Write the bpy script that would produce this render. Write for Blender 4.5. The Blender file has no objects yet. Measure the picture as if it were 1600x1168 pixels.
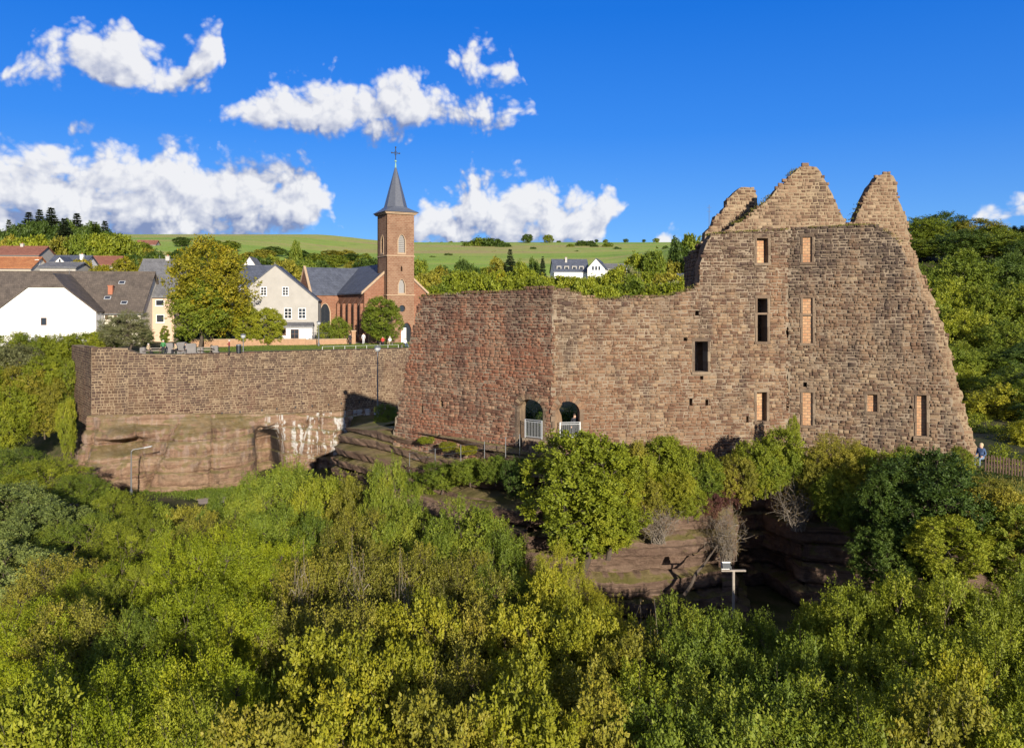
import bpy, bmesh, math, random
import numpy as np
from mathutils import Vector, Matrix, noise
from mathutils.geometry import tessellate_polygon

random.seed(7)
SC = bpy.context.scene
COL = SC.collection
RAD = math.radians

# ------------------------------------------------------------------ camera
F, CX, CY, CAMZ = 1250.0, 800.0, 478.0, 6.0      # focal length / principal point in photo pixels, eye height above the lawn
cam_d = bpy.data.cameras.new('camera')
cam = bpy.data.objects.new('camera', cam_d)
COL.objects.link(cam)
cam.location = (0, 0, CAMZ)
cam.rotation_euler = (RAD(90), 0, 0)
cam_d.sensor_width = 36.0
cam_d.lens = 36.0 * F / 1600.0
cam_d.shift_y = -(584.0 - CY) / 1600.0
cam_d.clip_start = 0.5
cam_d.clip_end = 20000
SC.camera = cam

# ------------------------------------------------------------------ view / render
SC.view_settings.view_transform = 'Standard'
SC.view_settings.look = 'None'
SC.view_settings.gamma = 1.0
SC.view_settings.exposure = 1.25
SC.view_settings.use_curve_mapping = False
SC.cycles.max_bounces = 8
SC.cycles.diffuse_bounces = 5
SC.cycles.glossy_bounces = 2
SC.cycles.transmission_bounces = 4
SC.cycles.transparent_max_bounces = 4

SUN_AZ, SUN_EL = 18.0, 14.2          # degrees to the right of straight behind the camera, above the horizon
SUN_DIR = Vector((math.sin(RAD(SUN_AZ)) * math.cos(RAD(SUN_EL)), -math.cos(RAD(SUN_AZ)) * math.cos(RAD(SUN_EL)), math.sin(RAD(SUN_EL))))


def nd(nt, typ, **kw):
    n = nt.nodes.new(typ)
    for k, v in kw.items():
        if k == 'inp':
            for i, val in v.items():
                n.inputs[i].default_value = val
        else:
            setattr(n, k, v)
    return n


def math_n(nt, op, a, b=None, c=None, clamp=False):
    n = nt.nodes.new('ShaderNodeMath')
    n.operation = op
    n.use_clamp = clamp
    for i, v in enumerate((a, b, c)):
        if v is None:
            continue
        if isinstance(v, (int, float)):
            n.inputs[i].default_value = v
        else:
            nt.links.new(v, n.inputs[i])
    return n.outputs[0]


def vmath(nt, op, a, b=None):
    n = nt.nodes.new('ShaderNodeVectorMath')
    n.operation = op
    for i, v in enumerate((a, b)):
        if v is None:
            continue
        if isinstance(v, (tuple, list, Vector)):
            n.inputs[i].default_value = v
        else:
            nt.links.new(v, n.inputs[i])
    return n


def mixc(nt, fac, a, b, blend='MIX'):
    n = nt.nodes.new('ShaderNodeMix')
    n.data_type = 'RGBA'
    n.blend_type = blend
    n.clamp_factor = True
    for idx, v in ((0, fac), (6, a), (7, b)):
        if isinstance(v, (int, float)):
            n.inputs[idx].default_value = v
        elif isinstance(v, (tuple, list)):
            n.inputs[idx].default_value = (v[0], v[1], v[2], 1.0)
        else:
            nt.links.new(v, n.inputs[idx])
    return n.outputs[2]


def smooth(nt, v, lo, hi):
    n = nt.nodes.new('ShaderNodeMapRange')
    n.interpolation_type = 'SMOOTHSTEP'
    nt.links.new(v, n.inputs[0])
    n.inputs[1].default_value = lo
    n.inputs[2].default_value = hi
    n.inputs[3].default_value = 0.0
    n.inputs[4].default_value = 1.0
    return n.outputs[0]


# ------------------------------------------------------------------ world: sky + cumulus clouds at infinity
# decks of cumulus: crown line and base line, read off as directions (photo pixels -> azimuth, elevation)
DECKS = [
    ([(5, 125), (12, 106), (30, 82), (60, 66), (100, 38), (140, 28), (175, 13), (205, 22), (235, 62), (255, 72), (280, 74), (300, 50), (318, 40), (338, 42), (348, 80), (352, 112), (358, 135)], [(5, 112), (60, 116), (120, 122), (200, 140), (290, 132), (345, 122), (358, 112)]),
    ([(335, 190), (350, 172), (380, 156), (420, 134), (470, 120), (530, 116), (570, 128), (600, 104), (640, 94), (670, 122), (700, 138), (760, 140), (800, 146), (826, 166), (834, 190)], [(335, 178), (420, 202), (500, 210), (570, 210), (640, 203), (700, 184), (760, 190), (834, 176)]),
    ([(695, 104), (710, 76), (740, 58), (775, 60), (800, 64), (808, 90), (816, 116)], [(695, 92), (730, 116), (770, 126), (800, 120), (816, 104)]),
    ([(-400, 260), (-300, 200), (-200, 190), (-100, 230), (0, 210), (60, 208), (110, 207), (150, 220), (180, 232), (215, 238), (240, 222), (300, 217), (330, 242), (370, 232), (400, 230), (450, 241), (488, 249), (508, 268), (520, 310), (532, 360)], [(-400, 390), (300, 386), (400, 376), (470, 352), (532, 345)]),
    ([(632, 380), (640, 345), (668, 308), (700, 295), (727, 272), (740, 247), (753, 272), (780, 278), (797, 262), (820, 264), (850, 276), (872, 287), (900, 285), (940, 297), (972, 310), (984, 330)], [(632, 386), (940, 384), (956, 345), (984, 318)]),
    ([(1522, 345), (1535, 322), (1548, 310), (1570, 306), (1590, 296), (1680, 250), (1800, 240), (1900, 300), (2000, 380)], [(1522, 330), (1545, 338), (1570, 352), (1700, 366), (2000, 370)]),
    ([(1015, 384), (1028, 366), (1045, 358), (1062, 364), (1074, 384)], [(1015, 380), (1045, 384), (1074, 380)]),
    ([(112, 190), (130, 178), (150, 176), (166, 190)], [(112, 184), (140, 192), (166, 184)]),
]


def ramp_w(nt, fac, stops):
    r = nt.nodes.new('ShaderNodeValToRGB')
    e = r.color_ramp.elements
    while len(e) < len(stops): e.new(0.5)
    for i, (p, c) in enumerate(stops):
        e[i].position = p
        e[i].color = (c[0], c[1], c[2], 1)
    nt.links.new(fac, r.inputs[0])
    return r.outputs[0]


def build_world():
    w = bpy.data.worlds.new('World')
    SC.world = w
    w.use_nodes = True
    nt = w.node_tree
    w.cycles.sampling_method = 'MANUAL'
    w.cycles.sample_map_resolution = 512
    nt.nodes.clear()
    out = nd(nt, 'ShaderNodeOutputWorld')
    bg = nd(nt, 'ShaderNodeBackground')
    bg.inputs[1].default_value = 0.10
    nt.links.new(bg.outputs[0], out.inputs[0])
    sky = nd(nt, 'ShaderNodeTexSky')
    sky.sky_type = 'NISHITA'
    sky.sun_disc = False
    sky.sun_elevation = RAD(SUN_EL + 14)
    sky.sun_rotation = RAD(180 - SUN_AZ)
    sky.air_density = 1.0
    sky.dust_density = 0.0
    sky.ozone_density = 4.0
    sky.altitude = 400
    # ---- the field of cloud thickness, as a group so it can be probed twice
    g = bpy.data.node_groups.new('cloud_field', 'ShaderNodeTree')
    g.interface.new_socket('p', in_out='INPUT', socket_type='NodeSocketVector')
    g.interface.new_socket('d', in_out='OUTPUT', socket_type='NodeSocketFloat')
    gi = nd(g, 'NodeGroupInput')
    go = nd(g, 'NodeGroupOutput')
    P = gi.outputs[0]
    nz0 = nd(g, 'ShaderNodeTexNoise', noise_dimensions='2D', inp={'Scale': 10.0, 'Detail': 2.0, 'Roughness': 0.55})
    g.links.new(P, nz0.inputs['Vector'])
    wob = vmath(g, 'SUBTRACT', nz0.outputs['Color'], (0.5, 0.5, 0.5))
    wob2 = vmath(g, 'MULTIPLY', wob.outputs[0], (0.035, 0.025, 0.0))
    PW = vmath(g, 'ADD', P, wob2.outputs[0]).outputs[0]
    ps = nd(g, 'ShaderNodeSeparateXYZ'); g.links.new(PW, ps.inputs[0])
    acc = None

    def azel(x, y):
        return math.atan((x - CX) / F), math.atan2((CY - y) / F, math.hypot(1.0, (x - CX) / F))

    def line(fac, pts, a0, a1):
        r = nd(g, 'ShaderNodeValToRGB')
        r.color_ramp.interpolation = 'EASE'
        e = r.color_ramp.elements
        while len(e) < len(pts): e.new(0.5)
        for i, (x, y) in enumerate(pts):
            az_, el_ = azel(x, y)
            e[i].position = (az_ - a0) / (a1 - a0)
            e[i].color = (el_, el_, el_, 1)
        g.links.new(fac, r.inputs[0])
        return r.outputs[0]
    for (crown, base) in DECKS:
        crown = [(crown[0][0] - 32, crown[0][1] + 190)] + crown + [(crown[-1][0] + 32, crown[-1][1] + 190)]
        a0 = azel(*crown[0])[0]; a1 = azel(*crown[-1])[0]
        fac = math_n(g, 'MULTIPLY_ADD', ps.outputs[0], 1.0 / (a1 - a0), -a0 / (a1 - a0))
        T = line(fac, crown, a0, a1)
        up_ = math_n(g, 'MULTIPLY', math_n(g, 'SUBTRACT', T, ps.outputs[1]), 34.0)
        Bq = line(fac, base, a0, a1)
        dn = math_n(g, 'MULTIPLY_ADD', math_n(g, 'SUBTRACT', ps.outputs[1], Bq), 45.0, 0.35)
        val = math_n(g, 'MINIMUM', up_, dn)
        acc = val if acc is None else math_n(g, 'MAXIMUM', acc, val)
    # clouds all round the unseen rest of the sky, cover raised for fill light
    nz = nd(g, 'ShaderNodeTexNoise', noise_dimensions='2D', inp={'Scale': 3.1, 'Detail': 2.0, 'Roughness': 0.5})
    st = vmath(g, 'MULTIPLY', P, (1.0, 2.2, 1.0)).outputs[0]
    g.links.new(st, nz.inputs['Vector'])
    sp = nd(g, 'ShaderNodeSeparateXYZ'); g.links.new(P, sp.inputs[0])
    away = math_n(g, 'MAXIMUM', smooth(g, math_n(g, 'ABSOLUTE', sp.outputs[0]), 0.75, 1.0), smooth(g, sp.outputs[1], 0.42, 0.6))
    gen = math_n(g, 'MULTIPLY_ADD', nz.outputs[0], 9.0, -3.9)
    gen = math_n(g, 'SUBTRACT', gen, math_n(g, 'MULTIPLY_ADD', away, -6.0, 6.0))
    acc = math_n(g, 'MAXIMUM', acc, gen)
    acc = math_n(g, 'MAXIMUM', acc, -2.5)
    acc = math_n(g, 'MINIMUM', acc, 1.3)
    n1 = nd(g, 'ShaderNodeTexNoise', noise_dimensions='2D', inp={'Scale': 19.0, 'Detail': 7.0, 'Roughness': 0.57, 'Lacunarity': 2.1})
    g.links.new(vmath(g, 'MULTIPLY', P, (1.0, 1.25, 1.0)).outputs[0], n1.inputs['Vector'])
    n2 = nd(g, 'ShaderNodeTexVoronoi', voronoi_dimensions='2D', inp={'Scale': 30.0, 'Detail': 2.0, 'Roughness': 0.55, 'Lacunarity': 2.3})
    g.links.new(PW, n2.inputs['Vector'])
    f = math_n(g, 'MULTIPLY_ADD', math_n(g, 'SUBTRACT', n1.outputs[0], 0.5), 1.7, acc)
    f = math_n(g, 'MULTIPLY_ADD', math_n(g, 'SUBTRACT', 0.62, n2.outputs['Distance']), 1.0, f)
    g.links.new(f, go.inputs[0])
    # ---- direction -> (azimuth, elevation)
    tc = nd(nt, 'ShaderNodeTexCoord')
    s = nd(nt, 'ShaderNodeSeparateXYZ')
    nt.links.new(tc.outputs['Generated'], s.inputs[0])
    az = math_n(nt, 'ARCTAN2', s.outputs[0], s.outputs[1])
    el = math_n(nt, 'ARCSINE', s.outputs[2])
    cmb = nd(nt, 'ShaderNodeCombineXYZ')
    nt.links.new(az, cmb.inputs[0]); nt.links.new(el, cmb.inputs[1])

    def field(off):
        gn = nd(nt, 'ShaderNodeGroup')
        gn.node_tree = g
        if off is None:
            nt.links.new(cmb.outputs[0], gn.inputs[0])
        else:
            nt.links.new(vmath(nt, 'ADD', cmb.outputs[0], off).outputs[0], gn.inputs[0])
        return gn.outputs[0]
    f0 = field(None)
    f1 = field((0.010, 0.014, 0))
    f2 = field((0.016, 0.062, 0))
    alpha = smooth(nt, f0, -0.12, 0.72)
    alpha = math_n(nt, 'MULTIPLY', alpha, smooth(nt, el, -0.01, 0.015))
    l1 = math_n(nt, 'SUBTRACT', f0, f1)
    lit = math_n(nt, 'MULTIPLY_ADD', l1, 0.55, 0.37)
    lit = math_n(nt, 'MULTIPLY_ADD', math_n(nt, 'MAXIMUM', math_n(nt, 'MINIMUM', math_n(nt, 'SUBTRACT', f0, f2), 1.0), -1.5), 0.40, lit, clamp=True)
    ccol = mixc(nt, lit, (0.98, 1.24, 2.10), (3.8, 3.8, 3.86))
    # sky: deepen the clear blue
    hs = nd(nt, 'ShaderNodeHueSaturation', inp={'Saturation': 1.35, 'Value': 1.0, 'Hue': 0.5})
    nt.links.new(sky.outputs[0], hs.inputs['Color'])
    tint = mixc(nt, 1.0, hs.outputs[0], (0.30, 0.42, 0.56), 'MULTIPLY')
    grad = ramp_w(nt, math_n(nt, 'MULTIPLY', el, 1.2, clamp=True), [(0.0, (1.05, 2.0, 3.8)), (0.10, (0.62, 1.62, 3.8)), (0.25, (0.20, 1.06, 3.7)), (0.42, (0.06, 0.76, 3.4)), (1.0, (0.10, 0.70, 2.8))])
    tint = mixc(nt, 0.66, tint, grad)
    col = mixc(nt, math_n(nt, 'MULTIPLY', alpha, 0.96), tint, ccol)
    nt.links.new(col, bg.inputs[0])


build_world()

sun_d = bpy.data.lights.new('sun', 'SUN')
sun_d.energy = 4.3
sun_d.angle = RAD(0.5)
sun_d.color = (1.0, 0.90, 0.76)
sun = bpy.data.objects.new('sun', sun_d)
COL.objects.link(sun)
sun.location = (40, -80, 60)
sun.rotation_euler = (-SUN_DIR).to_track_quat('-Z', 'Y').to_euler()


# ================================================================== helpers
def W(px, py, d):
    """photo pixel + distance along the view axis -> world point"""
    return Vector(((px - CX) / F * d, d, CAMZ - (py - CY) / F * d))


def tag(o, label=None, cat=None, group=None, kind=None):
    if label: o['label'] = label
    if cat: o['category'] = cat
    if group: o['group'] = group
    if kind: o['kind'] = kind
    return o


def empty(name, loc=(0, 0, 0), rz=0.0, parent=None):
    o = bpy.data.objects.new(name, None)
    o.empty_display_size = 0.3
    COL.objects.link(o)
    o.location = loc
    o.rotation_euler = (0, 0, rz)
    if parent: o.parent = parent
    return o


def link(name, mesh, parent=None, loc=None, rz=None):
    o = bpy.data.objects.new(name, mesh)
    COL.objects.link(o)
    if parent: o.parent = parent
    if loc is not None: o.location = loc
    if rz is not None: o.rotation_euler = (0, 0, rz)
    return o


class MB:
    """collects polygons, builds ONE mesh object"""
    def __init__(s):
        s.v = []; s.f = []; s.m = []

    def add(s, verts, faces, mi=0):
        b = len(s.v)
        s.v += [tuple(x) for x in verts]
        s.f += [tuple(b + i for i in f) for f in faces]
        s.m += [mi] * len(faces)
        return s

    def box(s, x0, x1, y0, y1, z0, z1, mi=0, M=None):
        vs = [Vector((x, y, z)) for z in (z0, z1) for y in (y0, y1) for x in (x0, x1)]
        if M is not None: vs = [M @ v for v in vs]
        return s.add(vs, [(0, 2, 3, 1), (4, 5, 7, 6), (0, 1, 5, 4), (2, 6, 7, 3), (0, 4, 6, 2), (1, 3, 7, 5)], mi)

    def tube(s, pts, rads, n=8, mi=0, caps=True):
        rings = []
        pts = [Vector(p) for p in pts]
        if isinstance(rads, (int, float)): rads = [rads] * len(pts)
        for i, p in enumerate(pts):
            t = (pts[min(i + 1, len(pts) - 1)] - pts[max(i - 1, 0)])
            t = t.normalized() if t.length > 1e-6 else Vector((0, 0, 1))
            a = Vector((1, 0, 0)) if abs(t.x) < 0.9 else Vector((0, 1, 0))
            u = t.cross(a).normalized(); w = t.cross(u)
            rings.append([p + (u * math.cos(2 * math.pi * k / n) + w * math.sin(2 * math.pi * k / n)) * rads[i] for k in range(n)])
        vs = [v for r in rings for v in r]
        fs = []
        for i in range(len(rings) - 1):
            for k in range(n):
                k2 = (k + 1) % n
                fs.append((i * n + k, i * n + k2, (i + 1) * n + k2, (i + 1) * n + k))
        if caps:
            fs.append(tuple(reversed(range(n)))); fs.append(tuple((len(rings) - 1) * n + k for k in range(n)))
        return s.add(vs, fs, mi)

    def lathe(s, prof, n=12, c=(0, 0, 0), mi=0):
        vs = []
        for (r, z) in prof:
            for k in range(n):
                a = 2 * math.pi * k / n
                vs.append((c[0] + r * math.cos(a), c[1] + r * math.sin(a), c[2] + z))
        fs = []
        for i in range(len(prof) - 1):
            for k in range(n):
                k2 = (k + 1) % n
                fs.append((i * n + k, i * n + k2, (i + 1) * n + k2, (i + 1) * n + k))
        fs.append(tuple(reversed(range(n)))); fs.append(tuple((len(prof) - 1) * n + k for k in range(n)))
        return s.add(vs, fs, mi)

    def extrude(s, poly, holes, y0, y1, mi=0, M=None, mside=None):
        """polygon (and holes) in x-z, pushed from y0 to y1"""
        loops = [poly] + list(holes)
        flat = [p for l in loops for p in l]
        tris = tessellate_polygon([[Vector((p[0], p[1], 0)) for p in l] for l in loops])
        n = len(flat)
        vs = [Vector((p[0], y0, p[1])) for p in flat] + [Vector((p[0], y1, p[1])) for p in flat]
        if M is not None: vs = [M @ v for v in vs]
        fs = []
        for t in tris:
            a, b, c = (flat[i] for i in t)
            ar = (b[0] - a[0]) * (c[1] - a[1]) - (c[0] - a[0]) * (b[1] - a[1])
            t = tuple(t) if ar > 0 else tuple(reversed(t))      # ccw seen from -y
            fs.append(t); fs.append(tuple(n + i for i in reversed(t)))
        nf = len(fs)
        k = 0
        for li, l in enumerate(loops):
            m = len(l)
            ar = sum(l[i][0] * l[(i + 1) % m][1] - l[(i + 1) % m][0] * l[i][1] for i in range(m))
            for i in range(m):
                a, b = k + i, k + (i + 1) % m
                q = (b, a, n + a, n + b)
                if (ar < 0) != (li > 0): q = tuple(reversed(q))
                fs.append(q)
            k += m
        s.add(vs, fs, mi)
        if mside is not None: s.m[len(s.m) - (len(fs) - nf):] = [mside] * (len(fs) - nf)
        return s

    def mesh(s, name, mats, smooth_=False):
        me = bpy.data.meshes.new(name)
        me.from_pydata(s.v, [], s.f)
        for m in (mats if isinstance(mats, (list, tuple)) else [mats]):
            me.materials.append(m)
        if len(set(s.m)) > 1:
            me.polygons.foreach_set('material_index', s.m)
        if smooth_:
            me.polygons.foreach_set('use_smooth', [True] * len(s.f))
        me.update()
        return me

    def build(s, name, mats, parent=None, loc=None, rz=None, smooth_=False):
        return link(name, s.mesh(name, mats, smooth_), parent, loc, rz)


def npmesh(name, V, faces, mat, attr=None, smooth_=False):
    """V (n,3) array, faces (m,k) array -> mesh, optional per-face float attribute 'rnd'"""
    me = bpy.data.meshes.new(name)
    m, k = faces.shape
    me.vertices.add(len(V)); me.vertices.foreach_set('co', np.asarray(V, np.float32).ravel())
    me.loops.add(m * k); me.loops.foreach_set('vertex_index', faces.astype(np.int32).ravel())
    me.polygons.add(m)
    me.polygons.foreach_set('loop_start', np.arange(0, m * k, k, dtype=np.int32))
    try:
        me.polygons.foreach_set('loop_total', np.full(m, k, np.int32))
    except Exception:
        pass
    me.update(calc_edges=True)
    if attr is not None:
        a = me.attributes.new('rnd', 'FLOAT', 'FACE')
        a.data.foreach_set('value', np.asarray(attr, np.float32))
    if smooth_:
        me.polygons.foreach_set('use_smooth', np.ones(m, bool))
    if mat: me.materials.append(mat)
    me.validate()
    return me


def sstep(a, b, x):
    t = np.clip((x - a) / (b - a), 0, 1)
    return t * t * (3 - 2 * t)


# ================================================================== materials
MATS = {}


def new_mat(name):
    m = bpy.data.materials.new(name)
    m.use_nodes = True
    nt = m.node_tree
    nt.nodes.clear()
    out = nd(nt, 'ShaderNodeOutputMaterial')
    MATS[name] = m
    return m, nt, out


def bump(nt, hsock, strength, dist):
    b = nd(nt, 'ShaderNodeBump', inp={'Strength': strength, 'Distance': dist})
    nt.links.new(hsock, b.inputs['Height'])
    return b.outputs[0]


def plain(name, col, rough=0.8, metal=0.0, var=0.12, scale=3.0, bmp=0.15, spec=0.3):
    col = tuple(0.72 * x for x in col)
    m, nt, out = new_mat(name)
    p = nd(nt, 'ShaderNodeBsdfPrincipled', inp={'Roughness': rough, 'Metallic': metal, 'Specular IOR Level': spec})
    tc = nd(nt, 'ShaderNodeNewGeometry')
    n = nd(nt, 'ShaderNodeTexNoise', inp={'Scale': scale, 'Detail': 5.0, 'Roughness': 0.6})
    nt.links.new(tc.outputs['Position'], n.inputs['Vector'])
    c = mixc(nt, n.outputs[0], tuple(x * (1 - var * 1.6) for x in col), tuple(min(1, x * (1 + var * 1.6)) for x in col))
    nt.links.new(c, p.inputs['Base Color'])
    if bmp:
        n2 = nd(nt, 'ShaderNodeTexNoise', inp={'Scale': scale * 6, 'Detail': 4.0})
        nt.links.new(tc.outputs['Position'], n2.inputs['Vector'])
        nt.links.new(bump(nt, n2.outputs[0], bmp, 0.05), p.inputs['Normal'])
    nt.links.new(p.outputs[0], out.inputs[0])
    return m


def ramp(nt, fac, stops):
    r = nd(nt, 'ShaderNodeValToRGB')
    e = r.color_ramp.elements
    while len(e) < len(stops): e.new(0.5)
    for i, (p, c) in enumerate(stops):
        e[i].position = p
        e[i].color = (c[0], c[1], c[2], 1)
    nt.links.new(fac, r.inputs[0])
    return r.outputs[0]


def stone_mat(name, dark, mid, light, tint, tint_amt=0.6, stain=0.5, stain_z=None):
    """single wall stones: colour by stone, weathering in patches"""
    dark, mid, light, tint = (tuple(0.63 * x for x in c_) for c_ in (dark, mid, light, tint))
    m, nt, out = new_mat(name)
    p = nd(nt, 'ShaderNodeBsdfPrincipled', inp={'Roughness': 0.92, 'Specular IOR Level': 0.15})
    geo = nd(nt, 'ShaderNodeNewGeometry')
    at = nd(nt, 'ShaderNodeAttribute', attribute_name='rnd')
    oi = nd(nt, 'ShaderNodeObjectInfo')
    isind = math_n(nt, 'LESS_THAN', at.outputs['Fac'], 0.0001)
    r = math_n(nt, 'ADD', at.outputs['Fac'], math_n(nt, 'MULTIPLY', oi.outputs['Random'], isind))
    c = ramp(nt, r, [(0.0, tuple(0.82 * q for q in dark)), (0.3, dark), (0.62, mid), (0.88, tuple(0.5 * (a + b) for a, b in zip(mid, light))), (1.0, light)])
    big = nd(nt, 'ShaderNodeTexNoise', inp={'Scale': 0.22, 'Detail': 4.0, 'Roughness': 0.55})
    nt.links.new(geo.outputs['Position'], big.inputs['Vector'])
    c = mixc(nt, math_n(nt, 'MULTIPLY', smooth(nt, big.outputs[0], 0.42, 0.62), tint_amt), c, tint)
    pale = nd(nt, 'ShaderNodeTexNoise', inp={'Scale': 0.30, 'Detail': 6.0, 'Roughness': 0.65, 'Distortion': 0.6})
    nt.links.new(vmath(nt, 'ADD', geo.outputs['Position'], (37.0, 11.0, 5.0)).outputs[0], pale.inputs['Vector'])
    c = mixc(nt, math_n(nt, 'MULTIPLY', smooth(nt, pale.outputs[0], 0.52, 0.66), 0.40), c, tuple(0.78 * q for q in light))      # washed-out, limy patches
    # lichen / dark weathering, streaked downwards
    sv = vmath(nt, 'MULTIPLY', geo.outputs['Position'], (0.9, 0.9, 0.22)).outputs[0]
    st = nd(nt, 'ShaderNodeTexNoise', inp={'Scale': 0.8, 'Detail': 5.0, 'Roughness': 0.65})
    nt.links.new(sv, st.inputs['Vector'])
    stf = st.outputs[0]
    if stain_z is not None:                                  # black rain crust, heavier on the exposed upper courses
        pz_ = nd(nt, 'ShaderNodeSeparateXYZ'); nt.links.new(geo.outputs['Position'], pz_.inputs[0])
        stf = math_n(nt, 'MULTIPLY_ADD', smooth(nt, pz_.outputs[2], stain_z[0], stain_z[1]), 0.20, stf)
    c = mixc(nt, math_n(nt, 'MULTIPLY', smooth(nt, stf, 0.5, 0.68), stain), c, (0.036, 0.029, 0.027))
    fine = nd(nt, 'ShaderNodeTexNoise', inp={'Scale': 5.0, 'Detail': 6.0, 'Roughness': 0.7})
    nt.links.new(geo.outputs['Position'], fine.inputs['Vector'])
    c = mixc(nt, math_n(nt, 'MULTIPLY', smooth(nt, fine.outputs[0], 0.52, 0.75), 0.55), c, light)
    nt.links.new(c, p.inputs['Base Color'])
    nt.links.new(bump(nt, fine.outputs[0], 0.9, 0.09), p.inputs['Normal'])
    nt.links.new(p.outputs[0], out.inputs[0])
    return m


def mortar_mat(name, a, b):
    a, b = (tuple(0.56 * x for x in c_) for c_ in (a, b))
    m, nt, out = new_mat(name)
    p = nd(nt, 'ShaderNodeBsdfPrincipled', inp={'Roughness': 0.95, 'Specular IOR Level': 0.1})
    geo = nd(nt, 'ShaderNodeNewGeometry')
    n = nd(nt, 'ShaderNodeTexNoise', inp={'Scale': 0.6, 'Detail': 8.0, 'Roughness': 0.7})
    nt.links.new(geo.outputs['Position'], n.inputs['Vector'])
    nt.links.new(mixc(nt, smooth(nt, n.outputs[0], 0.35, 0.65), a, b), p.inputs['Base Color'])
    n2 = nd(nt, 'ShaderNodeTexNoise', inp={'Scale': 7.0, 'Detail': 5.0})
    nt.links.new(geo.outputs['Position'], n2.inputs['Vector'])
    nt.links.new(bump(nt, n2.outputs[0], 0.7, 0.1), p.inputs['Normal'])
    nt.links.new(p.outputs[0], out.inputs[0])
    return m


def rock_mat(name, c1, c2, c3, moss=0.8, streaks=0.0):
    c1, c2, c3 = (tuple(0.84 * x for x in c_) for c_ in (c1, c2, c3))
    m, nt, out = new_mat(name)
    p = nd(nt, 'ShaderNodeBsdfPrincipled', inp={'Roughness': 0.92, 'Specular IOR Level': 0.15})
    geo = nd(nt, 'ShaderNodeNewGeometry')
    pos = geo.outputs['Position']
    sv = vmath(nt, 'MULTIPLY', pos, (0.12, 0.12, 1.5)).outputs[0]
    str_ = nd(nt, 'ShaderNodeTexNoise', inp={'Scale': 1.0, 'Detail': 7.0, 'Roughness': 0.65, 'Distortion': 0.4})
    nt.links.new(sv, str_.inputs['Vector'])
    c = ramp(nt, str_.outputs[0], [(0.30, c1), (0.48, c2), (0.62, c3), (0.75, tuple(0.6 * x for x in c1))])
    big = nd(nt, 'ShaderNodeTexNoise', inp={'Scale': 0.35, 'Detail': 6.0, 'Roughness': 0.6})
    nt.links.new(pos, big.inputs['Vector'])
    c = mixc(nt, math_n(nt, 'MULTIPLY', smooth(nt, big.outputs[0], 0.5, 0.7), 0.6), c, tuple(0.45 * x for x in c2))
    vs_ = nd(nt, 'ShaderNodeTexNoise', inp={'Scale': 1.0, 'Detail': 6.0, 'Roughness': 0.7})
    nt.links.new(vmath(nt, 'MULTIPLY', pos, (0.55, 0.55, 0.12)).outputs[0], vs_.inputs['Vector'])
    c = mixc(nt, math_n(nt, 'MULTIPLY', smooth(nt, vs_.outputs[0], 0.52, 0.70), 0.7), c, (0.032, 0.024, 0.020))
    grit = nd(nt, 'ShaderNodeTexNoise', inp={'Scale': 3.0, 'Detail': 8.0, 'Roughness': 0.75})
    nt.links.new(pos, grit.inputs['Vector'])
    c = mixc(nt, math_n(nt, 'MULTIPLY', smooth(nt, grit.outputs[0], 0.50, 0.72), 0.5), c, tuple(1.5 * x for x in c3))
    c = mixc(nt, math_n(nt, 'MULTIPLY', smooth(nt, grit.outputs[0], 0.48, 0.30), 0.5), c, tuple(0.5 * x for x in c1))
    bl_ = nd(nt, 'ShaderNodeTexNoise', inp={'Scale': 1.0, 'Detail': 5.0, 'Roughness': 0.6, 'Distortion': 0.3})
    nt.links.new(vmath(nt, 'MULTIPLY', pos, (0.10, 0.10, 5.0)).outputs[0], bl_.inputs['Vector'])
    c = mixc(nt, math_n(nt, 'MULTIPLY', smooth(nt, bl_.outputs[0], 0.56, 0.66), 0.65), c, tuple(0.35 * x for x in c1))
    c = mixc(nt, math_n(nt, 'MULTIPLY', smooth(nt, bl_.outputs[0], 0.44, 0.34), 0.35), c, tuple(1.35 * x for x in c3))
    if streaks:
        stv = vmath(nt, 'MULTIPLY', pos, (1.6, 1.6, 0.03)).outputs[0]
        s1 = nd(nt, 'ShaderNodeTexNoise', inp={'Scale': 1.0, 'Detail': 4.0, 'Roughness': 0.6})
        nt.links.new(stv, s1.inputs['Vector'])
        sx = nd(nt, 'ShaderNodeSeparateXYZ'); nt.links.new(pos, sx.inputs[0])
        reg = math_n(nt, 'ADD', 0.12, smooth(nt, sx.outputs[0], -31.0, -29.6))
        top = smooth(nt, math_n(nt, 'MULTIPLY_ADD', big.outputs[0], 4.0, sx.outputs[2]), -12.5, -9.0)
        fac = math_n(nt, 'MULTIPLY', math_n(nt, 'MULTIPLY', smooth(nt, s1.outputs[0], 0.50, 0.59), top), math_n(nt, 'MULTIPLY', reg, streaks))
        c = mixc(nt, fac, c, (0.50, 0.48, 0.45))
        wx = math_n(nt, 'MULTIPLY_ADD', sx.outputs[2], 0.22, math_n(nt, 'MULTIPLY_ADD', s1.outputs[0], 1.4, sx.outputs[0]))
        recess_shade = math_n(nt, 'MULTIPLY', smooth(nt, wx, -33.4, -32.6), smooth(nt, wx, -30.9, -31.6))
        c = mixc(nt, math_n(nt, 'MULTIPLY', math_n(nt, 'MULTIPLY', recess_shade, smooth(nt, sx.outputs[2], -8.4, -9.4)), 0.9), c, (0.020, 0.018, 0.020))  # shadow of the recess painted into the rock colour as a dark streak
    # moss and dry grass where the rock lies flat
    sn = nd(nt, 'ShaderNodeSeparateXYZ'); nt.links.new(geo.outputs['Normal'], sn.inputs[0])
    mn = nd(nt, 'ShaderNodeTexNoise', inp={'Scale': 0.9, 'Detail': 7.0, 'Roughness': 0.7})
    nt.links.new(pos, mn.inputs['Vector'])
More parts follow.
